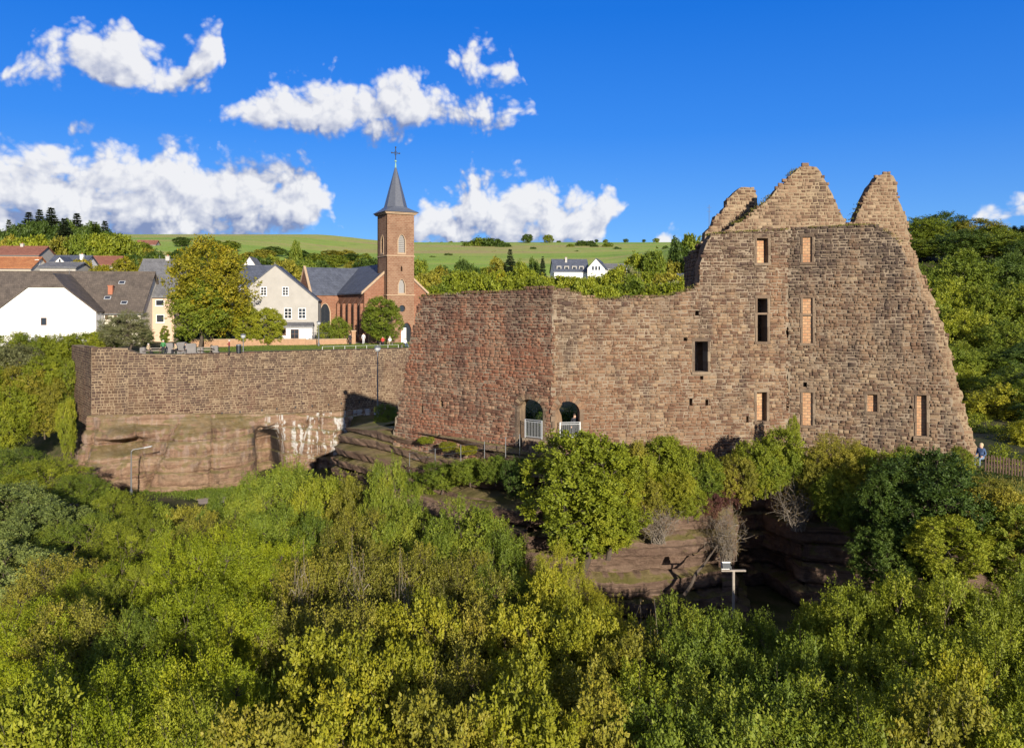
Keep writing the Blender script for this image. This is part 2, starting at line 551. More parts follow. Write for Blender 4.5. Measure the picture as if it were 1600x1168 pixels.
    f = math_n(nt, 'MULTIPLY_ADD', math_n(nt, 'SUBTRACT', mn.outputs[0], 0.5), 1.6, sn.outputs[2])
    f = math_n(nt, 'MULTIPLY', smooth(nt, f, 0.30, 0.62), moss)
    mc = mixc(nt, smooth(nt, big.outputs[0], 0.4, 0.6), (0.105, 0.105, 0.016), (0.19, 0.155, 0.065))
    c = mixc(nt, f, c, mc)
    nt.links.new(c, p.inputs['Base Color'])
    fine = nd(nt, 'ShaderNodeTexNoise', inp={'Scale': 2.2, 'Detail': 9.0, 'Roughness': 0.78})
    nt.links.new(vmath(nt, 'MULTIPLY', pos, (1, 1, 2.5)).outputs[0], fine.inputs['Vector'])
    nt.links.new(bump(nt, fine.outputs[0], 1.0, 0.45), p.inputs['Normal'])
    nt.links.new(p.outputs[0], out.inputs[0])
    return m


def leaf_mat(name, a, b, c, trans=0.35):
    """leaf colours vary leaf by leaf and tree by tree"""
    m, nt, out = new_mat(name)
    at = nd(nt, 'ShaderNodeAttribute', attribute_name='rnd')
    oi = nd(nt, 'ShaderNodeObjectInfo')
    geo = nd(nt, 'ShaderNodeNewGeometry')
    n = nd(nt, 'ShaderNodeTexNoise', inp={'Scale': 0.55, 'Detail': 3.0})
    nt.links.new(geo.outputs['Position'], n.inputs['Vector'])
    r = math_n(nt, 'MULTIPLY_ADD', n.outputs[0], 0.9, math_n(nt, 'MULTIPLY_ADD', at.outputs['Fac'], 0.55, -0.25))
    r = math_n(nt, 'MULTIPLY_ADD', math_n(nt, 'SUBTRACT', oi.outputs['Random'], 0.5), 0.28, r, clamp=True)
    col = ramp(nt, r, [(0.10, a), (0.5, b), (0.9, c)])
    d = nd(nt, 'ShaderNodeBsdfPrincipled', inp={'Roughness': 0.55, 'Specular IOR Level': 0.25})
    t = nd(nt, 'ShaderNodeBsdfTranslucent')
    nt.links.new(col, d.inputs['Base Color'])
    tcol = mixc(nt, 1.0, col, (1.15, 1.15, 0.55), 'MULTIPLY')
    nt.links.new(tcol, t.inputs['Color'])
    mx = nd(nt, 'ShaderNodeMixShader', inp={0: trans})
    nt.links.new(d.outputs[0], mx.inputs[1]); nt.links.new(t.outputs[0], mx.inputs[2])
    nt.links.new(mx.outputs[0], out.inputs[0])
    return m


def roof_mat(name, a, b, rows=3.2):
    a, b = (tuple(0.72 * x for x in c_) for c_ in (a, b))
    m, nt, out = new_mat(name)
    p = nd(nt, 'ShaderNodeBsdfPrincipled', inp={'Roughness': 0.75, 'Specular IOR Level': 0.25})
    geo = nd(nt, 'ShaderNodeNewGeometry')
    n = nd(nt, 'ShaderNodeTexNoise', inp={'Scale': 0.7, 'Detail': 9.0, 'Roughness': 0.75})
    nt.links.new(geo.outputs['Position'], n.inputs['Vector'])
    bt = nd(nt, 'ShaderNodeTexBrick', inp={'Scale': 1.0, 'Mortar Size': 0.02, 'Brick Width': 0.28, 'Row Height': 0.3, 'Color1': (0.8, 0.8, 0.8, 1), 'Color2': (1.15, 1.15, 1.15, 1), 'Mortar': (0.45, 0.45, 0.45, 1)})
    tc = nd(nt, 'ShaderNodeTexCoord')
    s = nd(nt, 'ShaderNodeSeparateXYZ'); nt.links.new(tc.outputs['Object'], s.inputs[0])
    cb = nd(nt, 'ShaderNodeCombineXYZ')
    nt.links.new(math_n(nt, 'ADD', s.outputs[0], s.outputs[1]), cb.inputs[0]); nt.links.new(s.outputs[2], cb.inputs[1])
    nt.links.new(cb.outputs[0], bt.inputs['Vector'])
    c = mixc(nt, smooth(nt, n.outputs[0], 0.3, 0.7), a, b)
    c = mixc(nt, 0.8, c, bt.outputs[0], 'MULTIPLY')
    nt.links.new(c, p.inputs['Base Color'])
    nt.links.new(bump(nt, bt.outputs[0], 0.5, 0.04), p.inputs['Normal'])
    nt.links.new(p.outputs[0], out.inputs[0])
    return m


def brick_mat(name, c1, c2, mort, w=0.5, h=0.25):
    c1, c2, mort = (tuple(0.7 * x for x in c_) for c_ in (c1, c2, mort))
    m, nt, out = new_mat(name)
    p = nd(nt, 'ShaderNodeBsdfPrincipled', inp={'Roughness': 0.9, 'Specular IOR Level': 0.15})
    tc = nd(nt, 'ShaderNodeTexCoord')
    geo = nd(nt, 'ShaderNodeNewGeometry')
    s = nd(nt, 'ShaderNodeSeparateXYZ'); nt.links.new(tc.outputs['Object'], s.inputs[0])
    cb = nd(nt, 'ShaderNodeCombineXYZ')
    nt.links.new(math_n(nt, 'ADD', s.outputs[0], s.outputs[1]), cb.inputs[0]); nt.links.new(s.outputs[2], cb.inputs[1])
    bt = nd(nt, 'ShaderNodeTexBrick', inp={'Scale': 1.0, 'Mortar Size': 0.025, 'Brick Width': w, 'Row Height': h, 'Color1': (*c1, 1), 'Color2': (*c2, 1), 'Mortar': (*mort, 1)})
    nt.links.new(cb.outputs[0], bt.inputs['Vector'])
    n = nd(nt, 'ShaderNodeTexNoise', inp={'Scale': 0.5, 'Detail': 7.0, 'Roughness': 0.7})
    nt.links.new(geo.outputs['Position'], n.inputs['Vector'])
    c = mixc(nt, math_n(nt, 'MULTIPLY', smooth(nt, n.outputs[0], 0.45, 0.75), 0.5), bt.outputs[0], tuple(0.5 * x for x in c1))
    nt.links.new(c, p.inputs['Base Color'])
    nt.links.new(bump(nt, bt.outputs[1], -0.4, 0.05), p.inputs['Normal'])
    nt.links.new(p.outputs[0], out.inputs[0])
    return m


def ground_mat(name):
    m, nt, out = new_mat(name)
    p = nd(nt, 'ShaderNodeBsdfPrincipled', inp={'Roughness': 0.95, 'Specular IOR Level': 0.1})
    geo = nd(nt, 'ShaderNodeNewGeometry')
    pos = geo.outputs['Position']
    s = nd(nt, 'ShaderNodeSeparateXYZ'); nt.links.new(pos, s.inputs[0])
    n = nd(nt, 'ShaderNodeTexNoise', inp={'Scale': 0.35, 'Detail': 9.0, 'Roughness': 0.7})
    nt.links.new(pos, n.inputs['Vector'])
    near = mixc(nt, smooth(nt, n.outputs[0], 0.4, 0.65), (0.030, 0.036, 0.010), (0.075, 0.062, 0.032))
    fn = nd(nt, 'ShaderNodeTexNoise', inp={'Scale': 0.012, 'Detail': 6.0, 'Roughness': 0.6})
    nt.links.new(vmath(nt, 'MULTIPLY', pos, (0.5, 1.6, 1.0)).outputs[0], fn.inputs['Vector'])
    far = ramp(nt, fn.outputs[0], [(0.35, (0.145, 0.225, 0.036)), (0.47, (0.19, 0.265, 0.046)), (0.56, (0.25, 0.26, 0.07)), (0.68, (0.27, 0.225, 0.09))])
    f2 = nd(nt, 'ShaderNodeTexNoise', inp={'Scale': 0.09, 'Detail': 8.0, 'Roughness': 0.7})
    nt.links.new(pos, f2.inputs['Vector'])
    far = mixc(nt, math_n(nt, 'MULTIPLY', smooth(nt, f2.outputs[0], 0.5, 0.7), 0.35), far, (0.055, 0.075, 0.015))
    c = mixc(nt, smooth(nt, s.outputs[1], 250.0, 330.0), near, far)
    nt.links.new(c, p.inputs['Base Color'])
    nt.links.new(bump(nt, n.outputs[0], 0.6, 0.3), p.inputs['Normal'])
    nt.links.new(p.outputs[0], out.inputs[0])
    return m


# sandstone of the ruin: three walls with their own weathering
stone_mat('ruin_stone', (0.155, 0.088, 0.057), (0.255, 0.160, 0.096), (0.38, 0.275, 0.172), (0.235, 0.122, 0.070), 0.6, 0.6, (2.0, 13.0))
stone_mat('red_stone', (0.155, 0.078, 0.052), (0.255, 0.135, 0.085), (0.38, 0.26, 0.17), (0.265, 0.110, 0.064), 0.7, 0.6, (0.0, 9.5))
stone_mat('dark_stone', (0.140, 0.086, 0.058), (0.225, 0.148, 0.092), (0.37, 0.28, 0.182), (0.20, 0.12, 0.074), 0.5, 0.75, (1.0, 14.0))
mortar_mat('ruin_mortar', (0.25, 0.19, 0.135), (0.36, 0.29, 0.21))
stone_mat('gable_stone', (0.165, 0.100, 0.066), (0.27, 0.175, 0.112), (0.42, 0.31, 0.20), (0.30, 0.19, 0.115), 0.5, 0.45)
mortar_mat('gable_mortar', (0.30, 0.22, 0.145), (0.40, 0.31, 0.20))
stone_mat('terrace_stone', (0.100, 0.056, 0.040), (0.150, 0.086, 0.060), (0.22, 0.145, 0.098), (0.135, 0.090, 0.050), 0.5, 0.55, (-9.0, 3.0))
mortar_mat('terrace_mortar', (0.28, 0.205, 0.135), (0.36, 0.275, 0.18))
stone_mat('dressed_stone', (0.19, 0.135, 0.092), (0.23, 0.17, 0.118), (0.31, 0.24, 0.165), (0.21, 0.14, 0.095), 0.4, 0.6)
brick_mat('infill_brick', (0.45, 0.235, 0.125), (0.55, 0.345, 0.19), (0.28, 0.19, 0.12), 0.34, 0.19)
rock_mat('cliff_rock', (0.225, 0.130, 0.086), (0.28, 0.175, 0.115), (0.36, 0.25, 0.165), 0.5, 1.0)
rock_mat('ledge_rock', (0.165, 0.105, 0.076), (0.22, 0.145, 0.105), (0.28, 0.195, 0.14), 0.8, 0.0)
ground_mat('ground')
leaf_mat('leaf_green', (0.057, 0.090, 0.009), (0.136, 0.178, 0.016), (0.247, 0.259, 0.025))
leaf_mat('leaf_lime', (0.095, 0.122, 0.009), (0.19, 0.22, 0.015), (0.31, 0.305, 0.025))
leaf_mat('leaf_bright', (0.109, 0.144, 0.007), (0.201, 0.241, 0.009), (0.310, 0.305, 0.011))
leaf_mat('leaf_olive', (0.098, 0.101, 0.014), (0.201, 0.193, 0.021), (0.328, 0.270, 0.032))
leaf_mat('leaf_yellow', (0.115, 0.132, 0.009), (0.225, 0.228, 0.015), (0.34, 0.3, 0.021))
leaf_mat('leaf_blue', (0.069, 0.097, 0.025), (0.138, 0.172, 0.041), (0.230, 0.259, 0.071))
leaf_mat('leaf_dark', (0.023, 0.044, 0.007), (0.060, 0.099, 0.014), (0.127, 0.172, 0.025))
leaf_mat('leaf_golden', (0.105, 0.115, 0.009), (0.22, 0.20, 0.012), (0.38, 0.27, 0.017))
leaf_mat('leaf_purple', (0.045, 0.018, 0.016), (0.090, 0.034, 0.030), (0.15, 0.075, 0.045))
leaf_mat('leaf_silver', (0.105, 0.115, 0.045), (0.165, 0.170, 0.070), (0.24, 0.235, 0.12))
leaf_mat('leaf_dry', (0.12, 0.085, 0.035), (0.18, 0.125, 0.045), (0.22, 0.155, 0.05))
leaf_mat('needle', (0.014, 0.026, 0.012), (0.032, 0.05, 0.02), (0.066, 0.085, 0.032), 0.15)
leaf_mat('grass_blade', (0.085, 0.090, 0.012), (0.15, 0.14, 0.025), (0.24, 0.20, 0.06))
leaf_mat('lawn_blade', (0.060, 0.095, 0.010), (0.095, 0.135, 0.014), (0.14, 0.17, 0.022))
plain('bark', (0.085, 0.065, 0.048), 0.9, var=0.3)
plain('bark_pale', (0.20, 0.17, 0.135), 0.9, var=0.25)
plain('lawn', (0.105, 0.145, 0.018), 0.95, var=0.2, scale=0.8, bmp=0.4)
plain('gravel', (0.36, 0.29, 0.22), 0.95, var=0.15, scale=2.0, bmp=0.5)
plain('white_render', (0.80, 0.79, 0.77), 0.9, var=0.02, bmp=0.05)
plain('cream_render', (0.37, 0.355, 0.325), 0.9, var=0.12, scale=0.8, bmp=0.1)
plain('pale_render', (0.72, 0.66, 0.54), 0.9, var=0.06, bmp=0.05)
plain('peach_render', (0.56, 0.40, 0.29), 0.9, var=0.05, bmp=0.05)
plain('grey_render', (0.42, 0.40, 0.36), 0.9, var=0.08, bmp=0.05)
roof_mat('roof_brown', (0.085, 0.070, 0.058), (0.155, 0.125, 0.10))
roof_mat('roof_grey', (0.13, 0.13, 0.135), (0.20, 0.20, 0.205))
roof_mat('roof_slate', (0.062, 0.072, 0.10), (0.105, 0.12, 0.16))
roof_mat('roof_orange', (0.36, 0.13, 0.05), (0.46, 0.20, 0.08))
roof_mat('roof_red', (0.22, 0.085, 0.055), (0.30, 0.13, 0.085))
brick_mat('church_stone', (0.23, 0.095, 0.056), (0.29, 0.135, 0.080), (0.28, 0.19, 0.13), 0.55, 0.28)
brick_mat('tower_stone', (0.205, 0.105, 0.064), (0.265, 0.155, 0.098), (0.30, 0.22, 0.15), 0.55, 0.28)
plain('stone_trim', (0.40, 0.29, 0.19), 0.85, var=0.15)
plain('low_wall_stone', (0.36, 0.22, 0.13), 0.9, var=0.25, scale=2.5, bmp=0.6)
plain('spire_slate', (0.085, 0.095, 0.12), 0.42, var=0.2, spec=0.6)
plain('white_paint', (0.80, 0.79, 0.76), 0.6, var=0.03, bmp=0)
plain('brown_paint', (0.12, 0.07, 0.045), 0.7, var=0.1, bmp=0)
plain('glass', (0.025, 0.03, 0.038), 0.08, var=0.1, bmp=0, spec=0.8)
plain('louvre', (0.28, 0.27, 0.26), 0.8, var=0.1)
plain('metal_grey', (0.22, 0.23, 0.24), 0.45, metal=0.6, var=0.06, bmp=0)
plain('metal_pale', (0.55, 0.57, 0.58), 0.4, metal=0.3, var=0.05, bmp=0)
plain('iron_dark', (0.035, 0.04, 0.045), 0.5, metal=0.5, var=0.1, bmp=0)
plain('copper_green', (0.20, 0.36, 0.29), 0.6, var=0.1, bmp=0)
plain('wood_grey', (0.32, 0.28, 0.23), 0.85, var=0.2)
plain('wood_brown', (0.085, 0.052, 0.038), 0.85, var=0.2)
plain('block_grey', (0.19, 0.18, 0.175), 0.9, var=0.15)
plain('red_brick', (0.36, 0.14, 0.08), 0.9, var=0.15)
plain('skin', (0.55, 0.34, 0.24), 0.6, var=0.04, bmp=0)
for nm, c in (('cloth_green', (0.05, 0.20, 0.07)), ('cloth_red', (0.22, 0.02, 0.03)), ('cloth_white', (0.68, 0.68, 0.72)), ('cloth_dark', (0.025, 0.027, 0.035)),
              ('cloth_blue', (0.06, 0.10, 0.20)), ('cloth_tan', (0.42, 0.34, 0.22)), ('cloth_jeans', (0.16, 0.22, 0.32)), ('hair_grey', (0.45, 0.43, 0.40)), ('hair_dark', (0.05, 0.035, 0.025)), ('hair_fair', (0.52, 0.40, 0.24)), ('cloth_bright_red', (0.50, 0.05, 0.04))):
    plain(nm, c, 0.9, var=0.1, scale=9, bmp=0)


# ================================================================== terrain
CLX = [-120, -75, -58, -50.5, -48, -40, -26.5, -21, -17.5, -13, -9, 3, 18.6, 27, 45, 90, 140]
CLY = [122, 112, 107, 101, 98.0, 99.8, 106.0, 102, 80, 67, 61.5, 51.0, 52.5, 46.5, 45.0, 44, 44]
TW0, TW1 = Vector((-39.9, 95.0)), Vector((-14.0, 109.0))          # face of the long terrace wall in plan


def cliff_y(x):
    return np.interp(x, CLX, CLY)


def terr_y(x):
    k = (TW1.y - TW0.y) / (TW1.x - TW0.x)
    return np.where(x < -39.9, np.interp(x, [-75, -52, -48, -39.9], [112, 99, 94, 95.2]), TW0.y + (x - TW0.x) * k)


def ground_np(x, y):
    x = np.asarray(x, float); y = np.asarray(y, float)
    wob = 0.5 * np.sin(x * 0.13 + 1) * np.sin(y * 0.11) + 0.3 * np.sin(x * 0.31 + y * 0.23)
    front = -16.0 + wob + 4.4 * sstep(33, 46, y) * sstep(-12, 4, x) + 1.0 * sstep(60, 90, y)
    c = cliff_y(x)
    t = terr_y(x)
    rock = -8.4 + 4.5 * np.maximum(sstep(-7, 3, x), sstep(-22, -13, x) * (1 - sstep(66, 76, y)))
    plate = rock + (0.0 - rock) * sstep(t + 0.6, t + 2.0, y)
    plate = plate - 1.3 * sstep(27, 34, x) * (1 - sstep(70, 110, y))
    hill = 6.0 * sstep(150, 260, y) + 22 * sstep(240, 420, y) + 0.112 * np.clip(y - 400, 0, 310) - 0.02 * np.clip(y - 710, 0, None)
    hill = hill + 7 * sstep(-90, -180, x) * sstep(170, 320, y)
    hill = hill + 17 * sstep(45, 95, x) * sstep(95, 210, y) * (1 - sstep(300, 520, y))
    plate = plate + hill
    soft = np.where(x < -58, 14.0, 3.0)
    s = sstep(c + 0.6, c + 0.6 + soft, y)
    # the land drops away beyond the bastion
    return front + (plate - front) * s


def G(x, y):
    return float(ground_np(np.array([x]), np.array([y]))[0])


def build_ground():
    xs = np.concatenate([np.linspace(-2600, -300, 18, endpoint=False), np.linspace(-300, -85, 44, endpoint=False), np.arange(-85, 85, 1.4), np.linspace(85, 300, 44, endpoint=False), np.linspace(300, 2600, 19)])
    ys = np.concatenate([np.linspace(-400, 0, 12, endpoint=False), np.arange(0, 135, 1.3), np.linspace(135, 420, 80, endpoint=False), np.linspace(420, 800, 40, endpoint=False), np.linspace(800, 4500, 16)])
    X, Y = np.meshgrid(xs, ys)
    Z = ground_np(X, Y)
    rng = np.random.default_rng(3)
    Z = Z + (rng.random(Z.shape) - 0.5) * 0.12
    V = np.stack([X, Y, Z], -1).reshape(-1, 3)
    nx, ny = len(xs), len(ys)
    i = (np.arange(ny - 1)[:, None] * nx + np.arange(nx - 1)[None, :]).ravel()
    Fc = np.stack([i, i + 1, i + nx + 1, i + nx], -1)
    o = link('ground', npmesh('ground', V, Fc, MATS['ground'], smooth_=True))
    tag(o, 'wooded valley floor, village ground and green hill fields', 'ground', kind='structure')


build_ground()


# ---- the lawn on the terrace, its edge path and the verge below the cliff
def strip(name, pts_a, pts_b, z_fn, mat, kind='structure', n=60, label=None, m=8):
    V = []; Fc = []
    for i in range(n + 1):
        t = i / n * (len(pts_a) - 1)
        k = min(int(t), len(pts_a) - 2); f = t - k
        a = Vector(pts_a[k]).lerp(Vector(pts_a[k + 1]), f); b = Vector(pts_b[k]).lerp(Vector(pts_b[k + 1]), f)
        for j in range(m + 1):
            q = a.lerp(b, j / m)
            V.append((q.x, q.y, z_fn(q.x, q.y)))
    for i in range(n):
        for j in range(m):
            Fc.append((i * (m + 1) + j, (i + 1) * (m + 1) + j, (i + 1) * (m + 1) + j + 1, i * (m + 1) + j + 1))
    o = link(name, npmesh(name, np.array(V), np.array(Fc), mat, smooth_=True))
    tag(o, label, name.replace('_', ' '), kind=kind)
    return o


LAWN_Z = 0.16
strip('lawn', [(-47, 98.6, 0), (-39.5, 97.6, 0), (-13.5, 111.6, 0), (6, 122, 0)], [(-47, 112, 0), (-40, 115, 0), (-17, 127, 0), (2, 133, 0)], lambda x, y: LAWN_Z, MATS['lawn'], label='short mown lawn on top of the retaining wall')
strip('terrace_path', [(-47.5, 96.6, 0), (-39.6, 95.9, 0), (-13.6, 109.9, 0), (6, 120.4, 0)], [(-47, 98.6, 0), (-39.5, 97.6, 0), (-13.5, 111.6, 0), (6, 122, 0)], lambda x, y: LAWN_Z - 0.012, MATS['gravel'], label='gravel strip along the top of the retaining wall')
strip('church_forecourt', [(-38, 116, 0), (-17, 127.05, 0), (2, 133.05, 0)], [(-38, 121, 0), (-20, 133, 0), (0, 141, 0)], lambda x, y: LAWN_Z - 0.02, MATS['gravel'], label='pale gravel forecourt before the church')


# ================================================================== walls of single stones
class Plane:
    """vertical wall plane over two plan points; pixel <-> (u, z)"""
    def __init__(s, p0, p1):
        s.p0 = Vector((p0[0], p0[1])); d = Vector((p1[0] - p0[0], p1[1] - p0[1]))
        s.len = d.length; s.d = d / s.len
        s.ang = math.atan2(s.d.y, s.d.x)
        s.M = Matrix.Translation((s.p0.x, s.p0.y, 0)) @ Matrix.Rotation(s.ang, 4, 'Z')     # local x along wall, y to the back, z up

    def uv(s, px, py):
        k = (px - CX) / F
        t = (k * s.p0.y - s.p0.x) / (s.d.x - k * s.d.y)
        d = s.p0.y + t * s.d.y
        return (t, CAMZ - (py - CY) / F * d)

    def poly(s, pts):
        return [s.uv(*p) for p in pts]

    def world(s, u, y, z):
        return s.M @ Vector((u, y, z))


def rough_poly(poly, step, jit, rng, keep=lambda a, b: False):
    out = []
    n = len(poly)
    for i in range(n):
        a, b = poly[i], poly[(i + 1) % n]
        out.append(a)
        if keep(a, b): continue
        L = math.hypot(b[0] - a[0], b[1] - a[1])
        k = int(L / step)
        nxv = (-(b[1] - a[1]) / max(L, 1e-6), (b[0] - a[0]) / max(L, 1e-6))
        for j in range(1, k):
            f = j / k
            o = rng.uniform(-jit, jit)
            out.append((a[0] + (b[0] - a[0]) * f + nxv[0] * o, a[1] + (b[1] - a[1]) * f + nxv[1] * o))
    return out


def intervals(poly, z):
    xs = []
    n = len(poly)
    for i in range(n):
        a, b = poly[i], poly[(i + 1) % n]
        if (a[1] <= z) != (b[1] <= z):
            xs.append(a[0] + (z - a[1]) / (b[1] - a[1]) * (b[0] - a[0]))
    xs.sort()
    return [(xs[i], xs[i + 1]) for i in range(0, len(xs) - 1, 2)]


def subtract(iv, holes):
    res = iv
    for (h0, h1) in holes:
        nw = []
        for (a, b) in res:
            if h1 <= a or h0 >= b: nw.append((a, b)); continue
            if h0 > a: nw.append((a, h0))
            if h1 < b: nw.append((h1, b))
        res = nw
    return res


def lay_stones(poly, holes, hmin, hmax, wmin, wmax, rng, joint, ragged=0.0):
    """courses of stones filling the polygon; returns (u0,u1,z0,z1)"""
    z = min(p[1] for p in poly); top = max(p[1] for p in poly)
    out = []
    while z < top:
        h = rng.uniform(hmin, hmax)
        zm = z + h * 0.5
        iv = intervals(poly, zm)
        hv = []
        for hp in holes: hv += intervals(hp, zm)
        if ragged: iv = [(a + rng.uniform(-0.6, 1.0) * ragged, b + rng.uniform(-1.0, 0.6) * ragged) for (a, b) in iv]
        for (a, b) in subtract(iv, hv):
            u = a + rng.uniform(-0.04, 0.04)
            while u < b - 0.05:
                w = rng.uniform(wmin, wmax) * (0.6 + 0.8 * rng.random())
                u1 = u + w
                if b - u1 < wmin * 0.55: u1 = b
                if rng.random() < 0.10 and h > 0.26 and u1 - u > 0.3:       # two thin stones instead of one
                    s = rng.uniform(0.4, 0.6)
                    out.append((u + joint / 2, u1 - joint / 2, z + joint / 2, z + h * s - joint / 2))
                    out.append((u + joint / 2, u1 - joint / 2, z + h * s + joint / 2, z + h - joint / 2))
                else:
                    dz0 = rng.uniform(-0.02, 0.02); dz1 = rng.uniform(-0.02, 0.02)
                    out.append((u + joint / 2, u1 - joint / 2, z + joint / 2 + dz0, z + h - joint / 2 + dz1))
                u = u1
        z += h
    return [s for s in out if s[1] - s[0] > 0.06 and s[3] - s[2] > 0.06]


def stone_geo(x0, x1, z0, z1, yb, yf, bev, rng, jit):
    j = lambda s: rng.uniform(-s, s)
    bx = min(bev, (x1 - x0) * 0.3); bz = min(bev, (z1 - z0) * 0.3)
    back = [(x0, yb, z0), (x1, yb, z0), (x1, yb, z1), (x0, yb, z1)]
    rim = [(x + j(jit), yf + bev * 0.8, z + j(jit)) for (x, _, z) in back]
    fr = [(x0 + bx + j(jit), yf + j(jit * 1.3), z0 + bz + j(jit)), (x1 - bx + j(jit), yf + j(jit * 1.3), z0 + bz + j(jit)),
          (x1 - bx + j(jit), yf + j(jit * 1.3), z1 - bz + j(jit)), (x0 + bx + j(jit), yf + j(jit * 1.3), z1 - bz + j(jit))]
    return back + rim + fr


STONE_F = [(8, 9, 10, 11)] + [(4 + i, 4 + (i + 1) % 4, 8 + (i + 1) % 4, 8 + i) for i in range(4)] + [(i, (i + 1) % 4, 4 + (i + 1) % 4, 4 + i) for i in range(4)]


def make_stones(plane, stones, rng, proud=(0.02, 0.09), depth=0.22, bev=0.045, jit=0.018):
    res = []
    for (u0, u1, z0, z1) in stones:
        yf = -rng.uniform(*proud)
        res.append((plane, u0, u1, z0, z1, yf))
    return res


UNIT_STONES = {}


def unit_stone(mat):
    if mat.name in UNIT_STONES: return UNIT_STONES[mat.name]
    lst = []
    rng = random.Random(11)
    for k in range(12):
        b = MB().add(stone_geo(-0.5, 0.5, -0.5, 0.5, 0.5, -0.5, 0.1, rng, 0.04), STONE_F)
        lst.append(b.mesh('stone', mat))
    UNIT_STONES[mat.name] = lst
    return lst


def emit_stones(root, stones, mat, name, stuff_name, rng, nmax=300):
    """the stones that show largest become objects, the rest one joined mesh"""
    def size(s):
        pl, u0, u1, z0, z1, yf = s
        d = pl.world((u0 + u1) / 2, 0, 0).y
        return (u1 - u0) * (z1 - z0) / d / d
    order = sorted(range(len(stones)), key=lambda i: -size(stones[i]))
    big = order[:nmax]
    units = unit_stone(mat)
    for i in big:
        pl, u0, u1, z0, z1, yf = stones[i]
        o = link(name, rng.choice(units), root)
        o.location = pl.world((u0 + u1) / 2, (0.16 + yf) / 2, (z0 + z1) / 2)
        o.rotation_euler = (0, 0, pl.ang)
        o.scale = (u1 - u0, 0.16 - yf, z1 - z0)
    V = []; Fc = []; A = []
    for i in order[nmax:]:
        pl, u0, u1, z0, z1, yf = stones[i]
        g = stone_geo(u0, u1, z0, z1, 0.2, yf, 0.045, rng, 0.02)
        b = len(V)
        V += [tuple(pl.M @ Vector(p)) for p in g]
        Fc += [tuple(b + q for q in f) for f in STONE_F]
        A += [0.01 + 0.98 * rng.random()] * len(STONE_F)
    o = link(stuff_name, npmesh(stuff_name, np.array(V), np.array(Fc), mat, A), root)
    tag(o, kind='stuff')
    return o


def arch_poly(x0, x1, zb, zs, rise, n=10):
    """opening with a segmental arch: springing at zs"""
    c = (x0 + x1) / 2; hw = (x1 - x0) / 2
    pts = [(x0, zb), (x1, zb)]
    for i in range(n + 1):
        a = math.pi * i / n
        pts.append((c + hw * math.cos(a), zs + rise * math.sin(a)))
    return pts


# ================================================================== the castle ruin
ruin = empty('castle_ruin', (6, 55, -3.5))
tag(ruin, 'roofless sandstone castle ruin with tall broken gables standing on the rock', 'castle ruin')


def rp(o):
    """parent keeping world coordinates"""
    o.parent = ruin
    o.matrix_parent_inverse = Matrix.Translation(ruin.location).inverted()
    return o


PA0 = W(600, 0, 61.0); PA1 = W(864, 0, 52.2)
PB1 = W(1231, 0, 54.2)
PC1 = W(1545, 0, 50.2)
plA = Plane((PA0.x, PA0.y), (PA1.x, PA1.y))
plB = Plane((PA1.x, PA1.y), (PB1.x, PB1.y))
plC = Plane((PB1.x, PB1.y), (PC1.x, PC1.y))
plD = Plane((W(1080, 0, 57.4).x, 57.4), (W(1545, 0, 56.2).x, 56.2))           # gable wall behind
plE = Plane((W(1070, 0, 60.5).x, 60.5), (W(1230, 0, 60.5).x, 60.5))           # gable further back

rngw = random.Random(5)
polyA = plA.poly([(614, 700), (617, 664), (626, 615), (640, 540), (652, 478), (657, 463), (664, 459), (690, 458), (720, 457), (760, 455), (800, 452), (822, 449), (850, 448), (864, 449), (864, 742)])
polyB = plB.poly([(864, 742), (864, 449), (874, 450), (890, 452), (905, 456), (920, 462), (940, 465), (965, 464), (990, 462), (1020, 462), (1050, 459), (1068, 454), (1082, 449), (1092, 442), (1094, 420), (1098, 398), (1104, 376), (1112, 364), (1140, 361), (1180, 359), (1231, 356), (1231, 742)])
polyC = plC.poly([(1231, 742), (1231, 356), (1262, 354), (1300, 352), (1340, 349), (1366, 350), (1380, 356), (1393, 366), (1405, 380), (1416, 396), (1424, 412), (1432, 432), (1439, 452), (1452, 486), (1461, 515), (1468, 546), (1476, 580), (1485, 612), (1494, 645), (1505, 680), (1514, 705), (1524, 745)])


def rect(pl, x0, x1, y0, y1):
    return pl.poly([(x0, y1), (x1, y1), (x1, y0), (x0, y0)])


# openings: plane, pixels, infill depth (None = open)
aL = plA.uv(809, 690); aR = plA.uv(849, 690)
archA = arch_poly(aL[0], aR[0], plA.uv(829, 712)[1], plA.uv(829, 640)[1], plA.uv(829, 623)[1] - plA.uv(829, 640)[1])
bL = plB.uv(861, 690); bL = plB.uv(866, 690); bR = plB.uv(905, 690)
# the second arch straddles the corner in the photo; it opens in the wall right beside the corner
archB = arch_poly(bL[0] + 0.05, bR[0] + 0.05, plB.uv(889, 700)[1], plB.uv(889, 645)[1], plB.uv(889, 626)[1] - plB.uv(889, 645)[1])
WIN_B = [  # x0,x1,y0,y1, mullion y (or None), infill depth
    (1182, 1200, 372, 411, None, 0.45), (1183, 1199, 466, 534, 490, None), (1182, 1198, 612, 658, None, 0.5), (1085, 1106, 533, 581, None, None)]
WIN_C = [
    (1254, 1269, 370, 410, None, 0.10), (1254, 1270, 465, 536, 492, 0.10), (1254, 1270, 613, 664, None, 0.10), (1355, 1371, 616, 643, None, 0.25), (1432, 1448, 617, 681, None, 0.3)]
HOLES_B = [(1086, 1092, 485, 493), (1068, 1074, 527, 534), (1094, 1099, 587, 593), (1077, 1082, 622, 635), (1102, 1107, 624, 634), (1166, 1170, 650, 660)]
HOLES_C = [(1255, 1261, 597, 605), (1420, 1424, 633, 638), (1422, 1427, 683, 690)]
HOLES_A = [(687, 692, 625, 635), (657, 661, 633, 645)]
